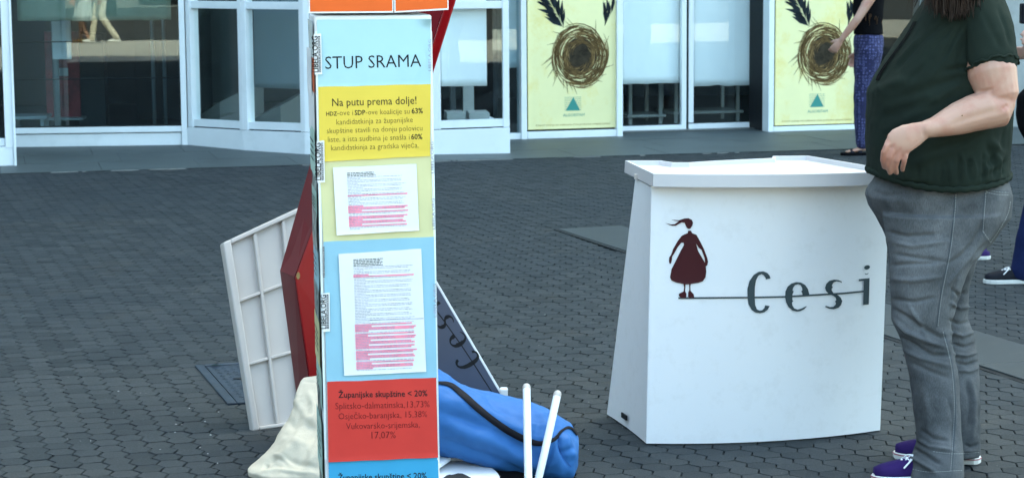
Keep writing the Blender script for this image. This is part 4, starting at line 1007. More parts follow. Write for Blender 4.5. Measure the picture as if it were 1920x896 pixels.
LE = Z5([(905, 645), (870, 680), (820, 705), (775, 710), (720, 695), (670, 650), (640, 590), (627, 520), (632, 450), (660, 390), (710, 350), (770, 332), (830, 338), (885, 370), (920, 420), (940, 495), (855, 505), (845, 470), (835, 445), (850, 440), (845, 405), (825, 370), (795, 358), (755, 372), (730, 405), (722, 440), (738, 450), (722, 490), (720, 560), (732, 580), (715, 592), (720, 630), (745, 670), (790, 685), (840, 670), (900, 640)])
LS = Z5([(1350, 345), (1335, 330), (1290, 320), (1250, 335), (1228, 370), (1228, 385), (1240, 398), (1225, 412), (1225, 440), (1250, 475), (1300, 495), (1340, 530), (1360, 575), (1345, 625), (1310, 660), (1250, 680), (1190, 672), (1140, 650), (1150, 635), (1200, 652), (1245, 650), (1275, 620), (1278, 595), (1265, 582), (1282, 565), (1275, 530), (1240, 505), (1190, 485), (1155, 450), (1140, 405), (1155, 355), (1195, 315), (1260, 300), (1310, 305), (1355, 325)])
LI = Z5([(1570, 295), (1710, 280), (1700, 618), (1628, 625), (1635, 315), (1572, 322)])
LD = Z5([(1678 + 37 * math.cos(t), 143 + 28 * math.sin(t) - 5 * math.cos(t)) for t in [i * math.tau / 18 for i in range(18)]])
LM = Z5([(1645, 215), (1670, 226), (1700, 212), (1685, 232), (1660, 236)])
def logo(par, hit, f, mg, ml):
    m = MB()
    loops = [[V((*f(*p), 0)) for p in L] for L in (girl, hole)]; tri = tessellate_polygon(loops); pts = [q for L in loops for q in L]
    m.add([hit(q.x, q.y) for q in pts], tri); fill(m, [f(*p) for p in headp], hit); m.build('girl_emblem', mg, par, fixn=False)
    for nm, L in (('letter', LC), ('letter', LE), ('letter', LS)):
        m = MB(); fill(m, [f(*p) for p in L], hit); m.build(nm, ml, par, fixn=False)
    m = MB(); [fill(m, [f(*p) for p in L], hit) for L in (LI, LD, LM)]; m.build('letter', ml, par, fixn=False)
    m = MB(); sc = math.hypot(f(1, 0)[0] - f(0, 0)[0], f(1, 0)[1] - f(0, 0)[1])
    P = densify([(1272, 558.5), (1400, 557.5), (1470, 556), (1520, 553), (1580, 549.5), (1618, 545.8)], 12)
    stroke(m, [(*f(x, y), 1.6 * sc) for x, y in P], lambda x, y: hit(x, y)); m.build('underline', ml, par, fixn=False)

# ================================================================ printed board leaning behind the blue bag
be1 = G(985, 811); be2 = at(757, 422, 7.36); be3 = at(775, 811, 7.22)
bn = (be2 - be1).cross(be3 - be1).normalized()
if bn.dot(CAM - be1) < 0: bn = -bn
bd = empty('printed_board', be1, 'slate grey printed board with black lettering leaning behind the blue bag', 'sign board')
P = [onp(x, y, be1, bn) for x, y in ((985, 811), (757, 422), (757, 640), (775, 818))]
m = MB(); m.slab(P, -bn * .012); bevel(m.build('panel', M['white'], bd), .002)
P2 = [onp(x, y, be1, bn) + bn * .001 for x, y in ((979, 808), (759, 433), (759, 640), (777, 815))]
m = MB(); m.poly(P2); m.build('print', M['board'], bd, fixn=False)
k_ = .60; rx, ry = -.534, -.845; ux_, uy_ = -.845, .534
def bf(x, y):
    a, b = (x - 1285) * k_, (557 - y) * k_; return 926 + a * rx + b * ux_, 742 + a * ry + b * uy_
logo(bd, lambda x, y: onp(x, y, be1 + bn * .002, bn), bf, M['ink'], M['ink'])
m = MB(); a = at(937, 744, 7.20); m.box((a.x, a.y - .02, a.z - .01), (a.x + .028, a.y + .02, a.z + .032)); tag(bevel(m.build('corner_bracket', M['plastic']), .006, 3), 'small white plastic bracket at the lower corner of the slate grey board', 'bracket')

# white boards and a low black lump on the ground at the foot of the column
def lying(name, pts, z, th, m, label, cat, bv=.004):
    mb = MB(); mb.slab([G(x, y, z) for x, y in pts], (0, 0, -th)); return tag(bevel(mb.build(name, m), bv, 3), label, cat)
P = smoothline([(770, 868), (830, 863), (868, 861.5), (905, 867), (928, 877), (938, 890), (936, 908), (920, 930), (880, 945), (780, 950)], 4)
tr = lying('tray_board', P, .075, .03, M['plastic'], 'white board with rounded corner lying below the blue bag', 'board', .012)
m = MB(); fill(m, [(857 + 32 * math.cos(t) + 2 * math.sin(5 * t), 905 + 18 * math.sin(t) + 1.5 * math.cos(7 * t)) for t in [i * math.tau / 30 for i in range(30)]], lambda x, y: G(x, y, .0765)); m.build('dark_emblem', M['ink'], tr, fixn=False)
lying('small_board', [(770, 842), (826, 848), (846, 856), (826, 870), (770, 880)], .10, .012, M['white'], 'small white card poking out above the rounded white board', 'card')
m = MB(); q = G(965, 925); m.tube([q + V((-.10, .03, .03)), q + V((0, .02, .035)), q + V((.09, .04, .02))], [.03, .034, .018], 14); me = remesh(m, .006, 2)
displace(me, lambda co, n: .004 * noise.noise(co * 20)); tag(link('black_lump', me, M['black'], None, True), 'flat black pouch tucked under the blue bag by the poles', 'lump')  # low lump filling the black area under the blue bag

# ================================================================ white promotional counter
FL, FR, BL = G(1212, 833), G(1650, 808), G(1138, 778); BR = FR + (BL - FL) + V((-.05, 0, 0))
ZB = .858
tFL, tFR, tBL = G(1222, 350, ZB), G(1667.5, 343, ZB), G(1191, 336, ZB); tBR = tFR + (tBL - tFL) + V((-.1, 0, 0))
for p in (FL, FR, BL, BR): p.z = .004
ct = empty('promotion_counter', (FL + BR) / 2, 'scuffed white plastic promotion counter with maroon girl emblem and grey Cesi lettering', 'counter')
def bow(a, b, t, h):
    n = V((b.y - a.y, a.x - b.x, 0)).normalized(); s = math.sin(math.pi * t) ** .9 if 0 < t < 1 else 0
    return a.lerp(b, t) + n * h * 4 * t * (1 - t)
NX, NZ = 40, 24
def wall(a, b, ta, tb, h0, h1, name, off=.0, th=.006, nx=NX):
    m = MB(); vs = []
    for j in range(NZ + 1):
        for i in range(nx + 1):
            s, t = i / nx, j / NZ; vs.append(bow(a, b, s, h0).lerp(bow(ta, tb, s, h1), t))
    m.add(vs, [(j * (nx + 1) + i, j * (nx + 1) + i + 1, (j + 1) * (nx + 1) + i + 1, (j + 1) * (nx + 1) + i) for j in range(NZ) for i in range(nx)])
    o = m.build(name, M['plastic'], ct, False, fixn=False); sf = o.modifiers.new('t', 'SOLIDIFY'); sf.thickness = th; sf.offset = -1; return o
e = V((0, 0, 0))
fr_ = wall(FL, FR, tFL, tFR, .068, .062, 'front_panel')
wall(BL, FL + V((-.002, .008, 0)), tBL, tFL + V((-.002, .008, 0)), -.006, -.004, 'side_panel', nx=10); wall(FR + V((.002, .008, 0)), BR, tFR + V((.002, .008, 0)), tBR, 0, 0, 'side_panel', nx=10)
m = MB(); m.slab([BL + V((.01, -.01, .02)), FL + V((.01, .01, .02)), FR + V((-.01, .01, .02)), BR + V((-.01, -.01, .02))], (0, 0, .01)); m.build('floor_board', M['plastic2'], ct)
m = MB(); a = FL.lerp(BL, .48); b = FL.lerp(BL, .60); so = V((-.004, -.001, 0)); m.slab([a + V((0, 0, .030)) + so, b + V((0, 0, .030)) + so, b + V((0, 0, .047)) + so, a + V((0, 0, .047)) + so], (.006, 0, 0)); m.build('slot', M['gasket'], ct)
bpy.context.view_layer.update()
hc = hitter(bvh_of(fr_), .0035)
logo(ct, hc, lambda x, y: (x, y), M['logored'], M['logogrey'])
# lid with a raised rim, ears at the back corners and a bowed front
ZL = .906
lp = lambda x, y: G(x, y, ZL)
lFL, lBL_, lBR_ = lp(1225, 326), lp(1172, 301), lp(1515, 292); lFR = lp(1690, 321)
outl = [bow(lFL, lFR, t / 16, .064) for t in range(17)] + [lBR_, lp(1449, 292.5), lp(1447, 296.5)] + [lp(x, y) for x, y in ((1400, 298.5), (1340, 301.5), (1290, 304.5), (1262, 304.5), (1248, 302.5), (1240, 301))] + [lBL_]
for p in outl: p.z = ZL
cen = sum(outl, V()) / len(outl)
def inset(poly, d):
    out = []
    n = len(poly)
    for i in range(n):
        a, b, c = poly[i - 1], poly[i], poly[(i + 1) % n]
        e1 = (b - a).normalized(); e2 = (c - b).normalized(); n1 = V((-e1.y, e1.x, 0)); n2 = V((-e2.y, e2.x, 0)); q = n1 + n2
        q = q / max(.4, q.dot(n1)) if q.length > 1e-4 else n1; out.append(b + q * d)
    return out
inn = inset(outl, .010); zf = ZL - .016
m = MB(); k = len(outl)
low = [V((p.x, p.y, ZL - .043)) for p in inset(outl, -.002)]; fl_ = [V((p.x, p.y, zf)) for p in inset(outl, .014)]
vs = low + outl + inn + fl_; fs = []
for r in range(3):
    for i in range(k): j = (i + 1) % k; fs.append((r * k + i, r * k + j, (r + 1) * k + j, (r + 1) * k + i))
tri = tessellate_polygon([[V((p.x, p.y, 0)) for p in fl_]]); fs += [tuple(3 * k + a for a in t) for t in tri]
tri = tessellate_polygon([[V((p.x, p.y, 0)) for p in low]]); fs += [tuple(a for a in t) for t in tri]
m.add(vs, fs); o = m.build('lid', M['plastic3'], ct); bevel(o, .003, 3)
m = MB(); q = lp(1196, 312); m.box((q.x - .012, q.y - .01, .862), (q.x + .0, q.y + .02, .878)); m.build('catch', M['plastic2'], ct)
# ================================================================ people
def skin_attr(me, fn):
    a = me.attributes.new('red', 'FLOAT', 'POINT'); a.data.foreach_set('value', [fn(v.co) for v in me.vertices])
for _n in ('skin', 'skin2'):
    nt_ = M[_n].node_tree; b_ = nt_.nodes['Principled BSDF']; src = b_.inputs['Base Color'].links[0].from_socket
    an = nt_.nodes.new('ShaderNodeAttribute'); an.attribute_name = 'red'
    nt_.links.new(_mix(nt_, an.outputs['Fac'], src, (.36, .13, .09)), b_.inputs['Base Color'])
def ering(c, a, b, A=V((1, 0, 0)), B=V((0, 1, 0)), n=32, e=1.0):
    return [c + A * (a * math.copysign(abs(math.cos(t)) ** e, math.cos(t))) + B * (b * math.copysign(abs(math.sin(t)) ** e, math.sin(t))) for t in [i * math.tau / n for i in range(n)]]
def ball(m, c, rx, ry, rz, f=V((1, 0, 0)), s=V((0, 1, 0)), u=V((0, 0, 1)), n=16, k=9):
    rings = []
    for i in range(k):
        t = -math.pi / 2 + math.pi * (i + .35) / (k - .3); rings.append([c + u * (rz * math.sin(t)) + (f * (rx * math.cos(q)) + s * (ry * math.sin(q))) * math.cos(t) for q in [j * math.tau / n for j in range(n)]])
    m.loft(rings)
def head(m, c, f, s, u, k=1.0):
    ball(m, c + u * .02 * k, .098 * k, .077 * k, .108 * k, f, s, u, 20, 12)                   # skull
    ball(m, c + f * .028 * k - u * .055 * k, .064 * k, .056 * k, .068 * k, f, s, u)            # jaw
    ball(m, c + f * .068 * k - u * .100 * k, .022 * k, .024 * k, .018 * k, f, s, u, 10, 6)     # chin
    m.tube([c + f * .092 * k + u * .012 * k, c + f * .112 * k - u * .026 * k], [.009 * k, .014 * k], 8, ref=s)   # nose
    for q in (-1, 1):
        ball(m, c + s * q * .079 * k - f * .005 * k - u * .01 * k, .018 * k, .008 * k, .03 * k, f, s, u, 8, 6)   # ear
        ball(m, c + f * .078 * k + s * q * .032 * k + u * .018 * k, .012 * k, .022 * k, .007 * k, f, s, u, 8, 6)  # brow
        ball(m, c + f * .070 * k + s * q * .04 * k - u * .03 * k, .016 * k, .02 * k, .02 * k, f, s, u, 8, 6)      # cheek
def face_bits(par, c, f, s, u, k=1.0):
    for q in (-1, 1):
        m = MB(); ball(m, c + f * .083 * k + s * q * .031 * k, .010 * k, .013 * k, .007 * k, f, s, u, 10, 7); e = m.build('eye', M['eye'], par, True)
        m = MB(); ball(m, c + f * .0905 * k + s * q * .031 * k, .0035 * k, .0055 * k, .0055 * k, f, s, u, 8, 5); m.build('iris', M['iris'], e, True)
    m = MB(); m.tube([c + f * .088 * k + s * .022 * k - u * .058 * k, c + f * .095 * k - u * .055 * k, c + f * .088 * k - s * .022 * k - u * .058 * k], [.003 * k, .006 * k, .003 * k], 8, ref=u); m.build('mouth', M['lips'], par, True)
def hand(m, w, d, nrm, k=1.0, curl=.35, thumb=1, spread=1.0):
    """w wrist, d pointing direction, nrm back-of-hand normal"""
    d = d.normalized(); nrm = (nrm - d * nrm.dot(d)).normalized(); sd = nrm.cross(d)
    m.tube([w, w + d * .035 * k, w + d * .075 * k, w + d * .088 * k], [(.022 * k, .016 * k), (.034 * k, .014 * k), (.040 * k, .0125 * k), (.037 * k, .011 * k)], 14, ref=nrm)
    for i, (o, L) in enumerate(((.030, .072), (.010, .080), (-.011, .074), (-.031, .058))):
        p = w + d * .084 * k + sd * o * k * thumb; dd = (d + sd * o * 2.2 * spread * thumb).normalized(); pts = [p - dd * .012 * k]; a = curl * .6
        for t in (.42, .32, .26):
            q = dd * math.cos(a) - nrm * math.sin(a); p = p + q * L * t * k; pts.append(p.copy()); a += curl * (1 + .15 * i)
        m.tube(pts, [.0095 * k, .0090 * k, .0082 * k, .0072 * k], 8, ref=nrm)
    b = w + d * .025 * k + sd * .026 * k * thumb; q = (d * .75 + sd * .65 * thumb - nrm * .25).normalized()
    m.tube([b, b + q * .036 * k, b + q * .036 * k + (q * .7 + d * .5).normalized() * .028 * k], [.013 * k, .0105 * k, .0085 * k], 8, ref=nrm)
def shoe(par, heel, d, L, upper, sole, name='shoe', lace=None, stripe=None, sandal=False):
    d = d.normalized(); s = V((-d.y, d.x, 0)); k = L / .27; u = V((0, 0, 1)); heel = V((heel.x, heel.y, 0))
    pr = [(.0, .020, .055), (.012, .031, .066), (.05, .034, .072), (.09, .033, .070), (.13, .035, .060), (.17, .041, .052), (.21, .043, .044), (.24, .036, .036), (.262, .020, .028)]
    m = MB(); out = [(x * k, w_ * k) for x, w_, h in pr]
    poly = [heel + d * x + s * (w_ + .004 * k) for x, w_ in out] + [heel + d * (.272 * k)] + [heel + d * x - s * (w_ + .004 * k) for x, w_ in out[::-1]] + [heel - d * (.006 * k)]
    m.slab([p + V((0, 0, .001)) for p in poly], (0, 0, .022 * k)); so = bevel(m.build(name, sole, par), .004, 3)
    if stripe:
        m = MB(); c = sum(poly, V()) / len(poly); P = [p + (p - c).normalized() * .0014 for p in poly]; m.slab([p + V((0, 0, .016 * k)) for p in P], (0, 0, .003 * k)); m.build('stripe', stripe, so)
    m = MB()
    if sandal:
        for x in (.17, .10): m.tube([heel + d * (x * k) + s * a * .037 * k + u * (.022 + .034 * (1 - a * a)) * k for a in (-1, -.6, 0, .6, 1)], [(.018 * k, .003 * k)] * 5, 8, ref=u)
    else:
        rings = []
        for x, w_, h in pr: 
            h *= k; w_ *= k; rings.append([heel + d * (x * k) + s * (w_ * math.copysign(abs(math.cos(t)) ** .7, math.cos(t))) + u * (.018 * k + max(0, (h) * math.sin(t)) if math.sin(t) > 0 else .018 * k) for t in [i * math.tau / 20 for i in range(20)]])
        m.loft(rings)
    up_ = m.build('upper', upper, so, True)
    if lace:
        m = MB()
        for i in range(5):
            x = (.140 + i * .016) * k; z = (.078 - i * .0062) * k
            for q in (-1, 1): m.tube([heel + d * x + s * q * .020 * k + u * (z - .006 * k), heel + d * (x + .004) + u * (z + .003), heel + d * (x + .014 * k) - s * q * .018 * k + u * (z - .010 * k)], .0028 * k, 6, ref=u)
        for q in (-1, 1): m.tube([heel + d * .142 * k + u * .082 * k, heel + d * .150 * k + s * q * .03 * k + u * .076 * k, heel + d * .178 * k + s * q * .044 * k + u * .052 * k], .0028 * k, 6, ref=u)
        m.build('laces', lace, so, True)
    return so
def hair_cap(m, c, f, s, u, k=1.0):
    ball(m, c + u * .035 * k - f * .018 * k, .100 * k, .090 * k, .105 * k, f, s, u, 18, 10)
    ball(m, c - f * .05 * k - u * .02 * k, .065 * k, .078 * k, .10 * k, f, s, u, 14, 8)

# ---- the woman at the counter
def aw(x, y, Y): return at(x, y, Y - .095)
wm = empty('person', G(1765, 885), 'woman in dark green T-shirt, grey jeans and purple sneakers standing right of the white counter', 'person')
def px_loft(m, rows, n=36, inset_=0.0, e=.9, dy=-.095):
    rings = []
    for y, xl, xr, Y, b in rows:
        c = at((xl + xr) / 2, y, Y + dy); a = (xr - xl) / 2 * (Y + dy) / 3990 - inset_; rings.append(ering(c, max(a, .012), max(b - inset_, .012), n=n, e=e))
    m.loft(rings)
YC = 6.87
shirt_rows = [(-48, 1776, 1815, YC, .055), (-30, 1760, 1842, YC, .11), (-8, 1742, 1862, YC, .17), (15, 1727, 1871, YC, .195), (40, 1711, 1878, YC, .205), (60, 1697, 1884, YC, .21), (82, 1681, 1888, YC, .215), (112, 1661, 1892, YC, .22), (145, 1641, 1893, YC, .225), (172, 1628, 1895, YC, .228), (211, 1627, 1896, YC, .228), (262, 1624, 1892, YC, .232), (300, 1626, 1888, YC, .232), (318, 1626, 1890, YC, .236), (328, 1626, 1892, YC, .238)]
pel_rows = [(290, 1665, 1862, YC, .18), (315, 1650, 1876, YC, .195), (335, 1638, 1886, YC, .205), (350, 1629, 1892, YC, .215), (365, 1623, 1896, YC, .222), (385, 1630, 1894, YC, .222), (405, 1642, 1892, YC, .218), (430, 1656, 1872, YC, .205), (455, 1664, 1856, YC, .19), (472, 1675, 1835, YC, .15)]
nl = [(400, 1652, 1880, 6.75, .12), (440, 1659, 1864, 6.745, .122), (480, 1666, 1836, 6.73, .122), (510, 1668, 1812, 6.72, .115), (560, 1670, 1796, 6.71, .105), (605, 1673, 1782, 6.70, .095), (640, 1689, 1785, 6.68, .088), (677, 1698, 1791, 6.66, .085), (704, 1705, 1796, 6.65, .082), (750, 1711, 1800, 6.63, .08), (787, 1716, 1802, 6.62, .08), (826, 1720, 1805, 6.595, .086), (858, 1708, 1806, 6.575, .092), (884, 1700, 1807, 6.565, .098), (893, 1699, 1808, 6.565, .098)]
fl2 = [(430, 1700, 1850, 6.97, .12), (480, 1705, 1832, 6.97, .115), (533, 1712, 1815, 6.97, .105), (594, 1722, 1813, 6.96, .092), (633, 1732, 1827, 6.95, .087), (660, 1738, 1832, 6.94, .084), (693, 1742, 1835, 6.92, .08), (754, 1748, 1838, 6.87, .08), (810, 1750, 1838, 6.82, .084), (844, 1747, 1839, 6.80, .082), (851, 1747, 1839, 6.80, .082)]
sl0, sl1 = aw(1830, 15, 6.74), aw(1859, 122, 6.66)
el, wr = aw(1873, 190, 6.63), aw(1735, 243, 6.53)
hc_ = aw(1768, -112, YC); hf = V((-.95, 0, -.30)).normalized(); hs_ = V((0, -1, 0)); hu = hf.cross(hs_).normalized()
if hu.z < 0: hu = -hu
m = MB()
px_loft(m, [(y, xl, xr, Y, b) for y, xl, xr, Y, b in shirt_rows[1:]], inset_=.024); px_loft(m, pel_rows, inset_=.014); px_loft(m, nl[:-2], inset_=.03); px_loft(m, fl2[:-2], inset_=.03)
m.tube([aw(1800, -20, YC), aw(1792, -70, YC), hc_ + V((0.01, 0, -.02))], [.062, .056, .056], 18)
head(m, hc_, hf, hs_, hu, 1.04)
m.tube([sl0 + V((-.02, .06, .0)), sl0 + V((0, .02, -.02)), aw(1850, 80, 6.69), aw(1861, 140, 6.645), el + V((0, 0, .012)), el], [.066, .070, .074, .076, .062, .05], 20)
m.tube([el, aw(1868, 206, 6.62), aw(1845, 207, 6.61), aw(1824, 213, 6.60), aw(1798, 222, 6.585), aw(1774, 231, 6.565), aw(1752, 239, 6.545), wr], [.052, .058, .060, .057, .051, .041, .031, .026], 20)
# near hand, back towards us, fingers hanging and curled
m.tube([wr, aw(1718, 251, 6.52), aw(1700, 259, 6.51), aw(1684, 267, 6.505), aw(1674, 272, 6.503)], [(.026, .018), (.036, .017), (.043, .016), (.043, .014), (.036, .012)], 16)
fing = [((1666, 265), (1657, 285), (1655, 301), (1658, 314), .0098), ((1676, 272), (1669, 295), (1666, 312), (1669, 325), .0100), ((1688, 279), (1682, 300), (1679, 314), (1681, 325), .0096), ((1700, 285), (1696, 301), (1693, 311), (1692, 319), .0086)]
for i, (a, b, c, d, r) in enumerate(fing):
    Y0 = 6.500 + .004 * i
    m.tube([aw(*a, Y0 + .004), aw((a[0] + b[0]) / 2, (a[1] + b[1]) / 2, Y0 - .006), aw(*b, Y0 - .004), aw(*c, Y0 + .012), aw(*d, Y0 + .032)], [r * 1.02, r * .93, r * .97, r * .88, r * .76], 10)
m.tube([aw(1712, 246, 6.53), aw(1690, 254, 6.55), aw(1674, 270, 6.565), aw(1668, 286, 6.57)], [.016, .0135, .011, .009], 10)
# far arm, bent in front of the body on its other side
fs, fe, fw = aw(1815, 20, 7.05), aw(1835, 150, 7.12), aw(1760, 215, 7.14)
m.tube([fs, fs.lerp(fe, .5), fe], [.085, .07, .052], 16); m.tube([fe, fe.lerp(fw, .4), fw], [.055, .048, .027], 16); hand(m, fw, fw - fe, V((.2, 1, 0)), 1.0, .4, -1)
for (fx, fy, tx, ty) in ((1790, 899, 1640, 902), (1826, 866, 1682, 855)):
    p, q = G(fx, fy), G(tx, ty); p.z = .052; q.z = .036; m.tube([p.lerp(q, .16), p.lerp(q, .45), p.lerp(q, .8)], [(.024, .03), (.026, .018), (.024, .010)], 12, ref=V((0, 0, 1))); m.tube([p.lerp(q, .2), p.lerp(q, .22) + V((0, 0, .07))], .026, 12)
me = remesh(m, .0043, 3)
def redness(co):
    x, y = proj(co)
    if x > 1735 and not (1860 < x < 1910 and 185 < y < 225): return .0
    if 1860 < x < 1910: return max(0, .8 - math.hypot(x - 1882, y - 202) / 22)
    if not (1640 < x < 1735 and 250 < y < 335): return 0
    r = max(0, min(.42, (y - 262 - (x - 1665) * .35) / 30))
    for a, b, c, d, rr in fing:
        for k_ in (a, b, c): r = max(r, .75 - math.hypot(x - k_[0], y - k_[1]) / 9)
    return min(.8, r)
skin_attr(me, redness)
crease_disp(me, [([(1883, 204), (1850, 212), (1815, 222), (1780, 236)], 7, -.004), ([(1862, 168), (1840, 172), (1822, 178)], 2.4, -.006), ([(1735, 236), (1730, 250), (1733, 258)], 2, -.0015), ([(1890, 196), (1880, 207)], 4, -.005)], lambda co, n: .0012 * noise.noise(co * 18))
body = link('body', me, M['skin'], wm, True)
face_bits(wm, hc_, hf, hs_, hu, 1.04)
m = MB(); q = hitter(bvh_mesh(me), .0006)(1804, 217)
if q: ball(m, q, .0022, .001, .0022, n=8, k=5); m.build('mole', M['brown1'], wm, True)

# T-shirt
m = MB(); px_loft(m, shirt_rows)
hcn = aw(1759, 333, YC)
def hem(t, r=1.0, dz=0):
    cx_, sy_ = math.cos(t), math.sin(t)
    return hcn + V((.2255 * r * cx_, .240 * r * sy_, (.030 * cx_ * cx_ if cx_ < 0 else .014 * cx_ * cx_) - .012 * (1 - cx_ * cx_) + dz))
for rr, dz in ((.975, .055), (.99, .03)): pass
m.loft([[hem(i * math.tau / 48, .93, .10) for i in range(48)], [hem(i * math.tau / 48, .99, .06) for i in range(48)], [hem(i * math.tau / 48, 1.0, .03) for i in range(48)], [hem(i * math.tau / 48, .985, .006) for i in range(48)], [hem(i * math.tau / 48, .95, -.004) for i in range(48)]])
m.tube([sl0 + V((-.05, .09, .03)), sl0 + V((0, .02, .0)), aw(1845, 60, 6.71), sl1], [.085, .097, .092, .086], 28, cap=True)
me = remesh(m, .006, 7)
shc = [([(1775, 42), (1735, 70), (1700, 108), (1672, 140)], 5, -.007), ([(1790, 45), (1762, 80), (1735, 120), (1700, 160)], 5, -.008), ([(1800, 44), (1785, 80), (1768, 115)], 4, -.007), ([(1812, 44), (1803, 80), (1796, 118), (1800, 140)], 4, -.007), ([(1760, 48), (1712, 85), (1680, 118)], 4, .005), ([(1782, 60), (1750, 100), (1715, 140)], 5, .006), ([(1795, 70), (1778, 105), (1745, 150)], 4, .005),
       ([(1836, 140), (1815, 128), (1795, 128), (1770, 135)], 5, -.010), ([(1830, 155), (1800, 148), (1755, 160), (1705, 178), (1665, 185)], 10, -.010), ([(1812, 150), (1775, 172), (1735, 200)], 7, .006), ([(1700, 150), (1665, 160), (1640, 172)], 9, .008),
       ([(1640, 222), (1690, 208), (1745, 190)], 10, -.006), ([(1650, 250), (1690, 230), (1730, 205)], 8, .005), ([(1740, 290), (1775, 275), (1830, 262)], 7, -.007), ([(1700, 318), (1750, 290), (1800, 275), (1850, 258)], 9, .006), ([(1860, 262), (1878, 285), (1868, 310), (1835, 325)], 6, .010), ([(1850, 270), (1862, 295), (1850, 315)], 6, -.010),
       ([(1885, 240), (1880, 275), (1872, 300)], 6, -.006), ([(1840, 20), (1860, 60), (1880, 95)], 6, -.004), ([(1870, 15), (1884, 50), (1896, 90)], 4, -.006), ([(1808, 60), (1806, 100), (1815, 150)], 4, -.010)]
for i, x in enumerate((1785, 1797, 1806, 1818, 1829, 1841, 1850, 1863, 1873, 1882)):
    shc.append(([(x, 345 - i * 1.5), (x - 3 + (i % 3) * 3, 320 - (i % 4) * 5), (x - 6 + (i % 2) * 8, 300 - (i % 3) * 8)], 3.2, -.008 if i % 2 else .006))
for i, x in enumerate((1650, 1672, 1695, 1718, 1740, 1762)): shc.append(([(x, 340 + i * 2), (x + 3, 325), (x + 2, 308)], 4, -.004 if i % 2 else .003))
crease_disp(me, shc, lambda co, n: .004 * noise.noise(V((co.x * 7, co.y * 7, co.z * 5))) + .005 * (.2 - abs(noise.noise(V((co.x * 9 - co.z * 6, co.y * 6, co.z * 7 + co.x * 5))))) + .0012 * noise.noise(co * 40))
sh_ = link('t_shirt', me, M['shirt'], wm, True); tsh = bvh_mesh(me)
# frilled sleeve edge and gathered hem
ad = (sl1 - sl0).normalized(); ab = V((0, 1, 0)); ab = (ab - ad * ab.dot(ad)).normalized(); aa = ab.cross(ad)
m = MB(); P = []; 
for i in range(97):
    t = i * math.tau / 96; r = .0825 + .0012 * math.sin(t * 11) + .001 * math.sin(t * 23 + 1); P.append(sl1 + ad * (.006 + .0028 * math.sin(t * 9) + .0022 * math.sin(t * 19)) + aa * r * math.cos(t) + ab * r * math.sin(t))
m.tube(P, .0042, 8, ref=ad, cap=False); m.build('sleeve_hem', M['shirt'], sh_, True)
m = MB(); P = []
for i in range(161):
    t = i * math.tau / 160; P.append(hem(t, .998 + .0035 * math.sin(t * 29) + .002 * math.sin(t * 51 + 2), -.002 + .0018 * math.sin(t * 37)))
m.tube(P, [(.0065, .010)] * 161, 10, ref=V((0, 0, 1)), cap=False); m.build('hem_band', M['shirt'], sh_, True)
hs2 = hitter(tsh, .004); m = MB()
for k in (0, 3.2): stroke(m, smoothline([(1716 + k, 42, .6), (1700 + k, 70, .6), (1680 + k, 98, .6), (1662 + k, 122, .7), (1650 + k, 140, 1.0), (1645 + k, 152, 1.3)], 5), hs2)
o = m.build('drawstring', M['black'], sh_, True, fixn=False); sf = o.modifiers.new('t', 'SOLIDIFY'); sf.thickness = .0016; sf.offset = 1

# jeans
m = MB(); px_loft(m, pel_rows); px_loft(m, nl); px_loft(m, fl2)
me = remesh(m, .0048, 5)
J = lambda P: [(1600 + x / 1.806, 400 + y / 1.806) for x, y in P]
jc = [(J([(105, 60), (180, 78), (300, 70)]), 5, -.006), (J([(132, 95), (200, 112), (320, 95)]), 5, .005), (J([(128, 135), (210, 150), (330, 165)]), 5, -.006), (J([(122, 175), (200, 170), (300, 168)]), 4, -.006), (J([(124, 220), (200, 228), (300, 215)]), 6, .006), (J([(124, 290), (210, 300), (280, 285)]), 5, -.006),
      (J([(126, 320), (170, 345), (230, 385), (300, 420), (325, 420)]), 6, -.009), (J([(128, 350), (180, 400), (250, 435), (315, 455)]), 6, .009), (J([(150, 415), (200, 440), (270, 480), (335, 480)]), 5, -.009), (J([(165, 460), (230, 490), (330, 520)]), 6, .006), (J([(182, 500), (250, 530), (330, 560)]), 6, -.005), (J([(180, 300), (230, 380), (260, 450)]), 5, .006),
      (J([(440, 10), (430, 60), (400, 110), (360, 150), (310, 180)]), 7, -.007), (J([(455, 100), (400, 160), (350, 220), (320, 330)]), 5, -.008), (J([(420, 130), (360, 190), (320, 240)]), 6, .006), (J([(330, 250), (360, 280), (390, 270)]), 4, -.007), (J([(325, 300), (360, 320), (395, 315)]), 4, .007), (J([(322, 360), (360, 375), (400, 365)]), 4, -.008), (J([(325, 400), (370, 415), (410, 400)]), 4, .008), (J([(330, 440), (380, 452), (415, 440)]), 3.5, -.009), (J([(335, 475), (380, 482), (420, 470)]), 3.5, .008), (J([(345, 505), (385, 512), (425, 500)]), 3.5, -.009), (J([(350, 532), (395, 535), (428, 520)]), 3.5, .006),
      (J([(380, 560), (395, 640), (385, 720)]), 6, -.005), (J([(400, 560), (412, 650), (405, 760)]), 6, .005), (J([(375, 780), (400, 790), (428, 780)]), 3.5, -.006), (J([(370, 805), (428, 803)]), 2.5, .004),
      (J([(195, 790), (240, 815), (300, 850)]), 5, -.010), (J([(190, 820), (230, 845), (280, 875)]), 5, .010), (J([(215, 760), (260, 790), (340, 800)]), 5, .007), (J([(225, 730), (270, 760), (330, 770)]), 5, -.006), (J([(320, 620), (340, 700), (335, 800)]), 5, -.005), (J([(240, 600), (255, 680), (250, 740)]), 8, .005),
      (J([(60, -80), (110, -60), (200, -70)]), 6, -.004), ([(1640, 420), (1662, 460), (1668, 500)], 4, -.005), ([(1812, 540), (1800, 560), (1782, 590)], 5, -.006)]
jc = [(a_, w_ * .72, d_ * 1.35) for a_, w_, d_ in jc]
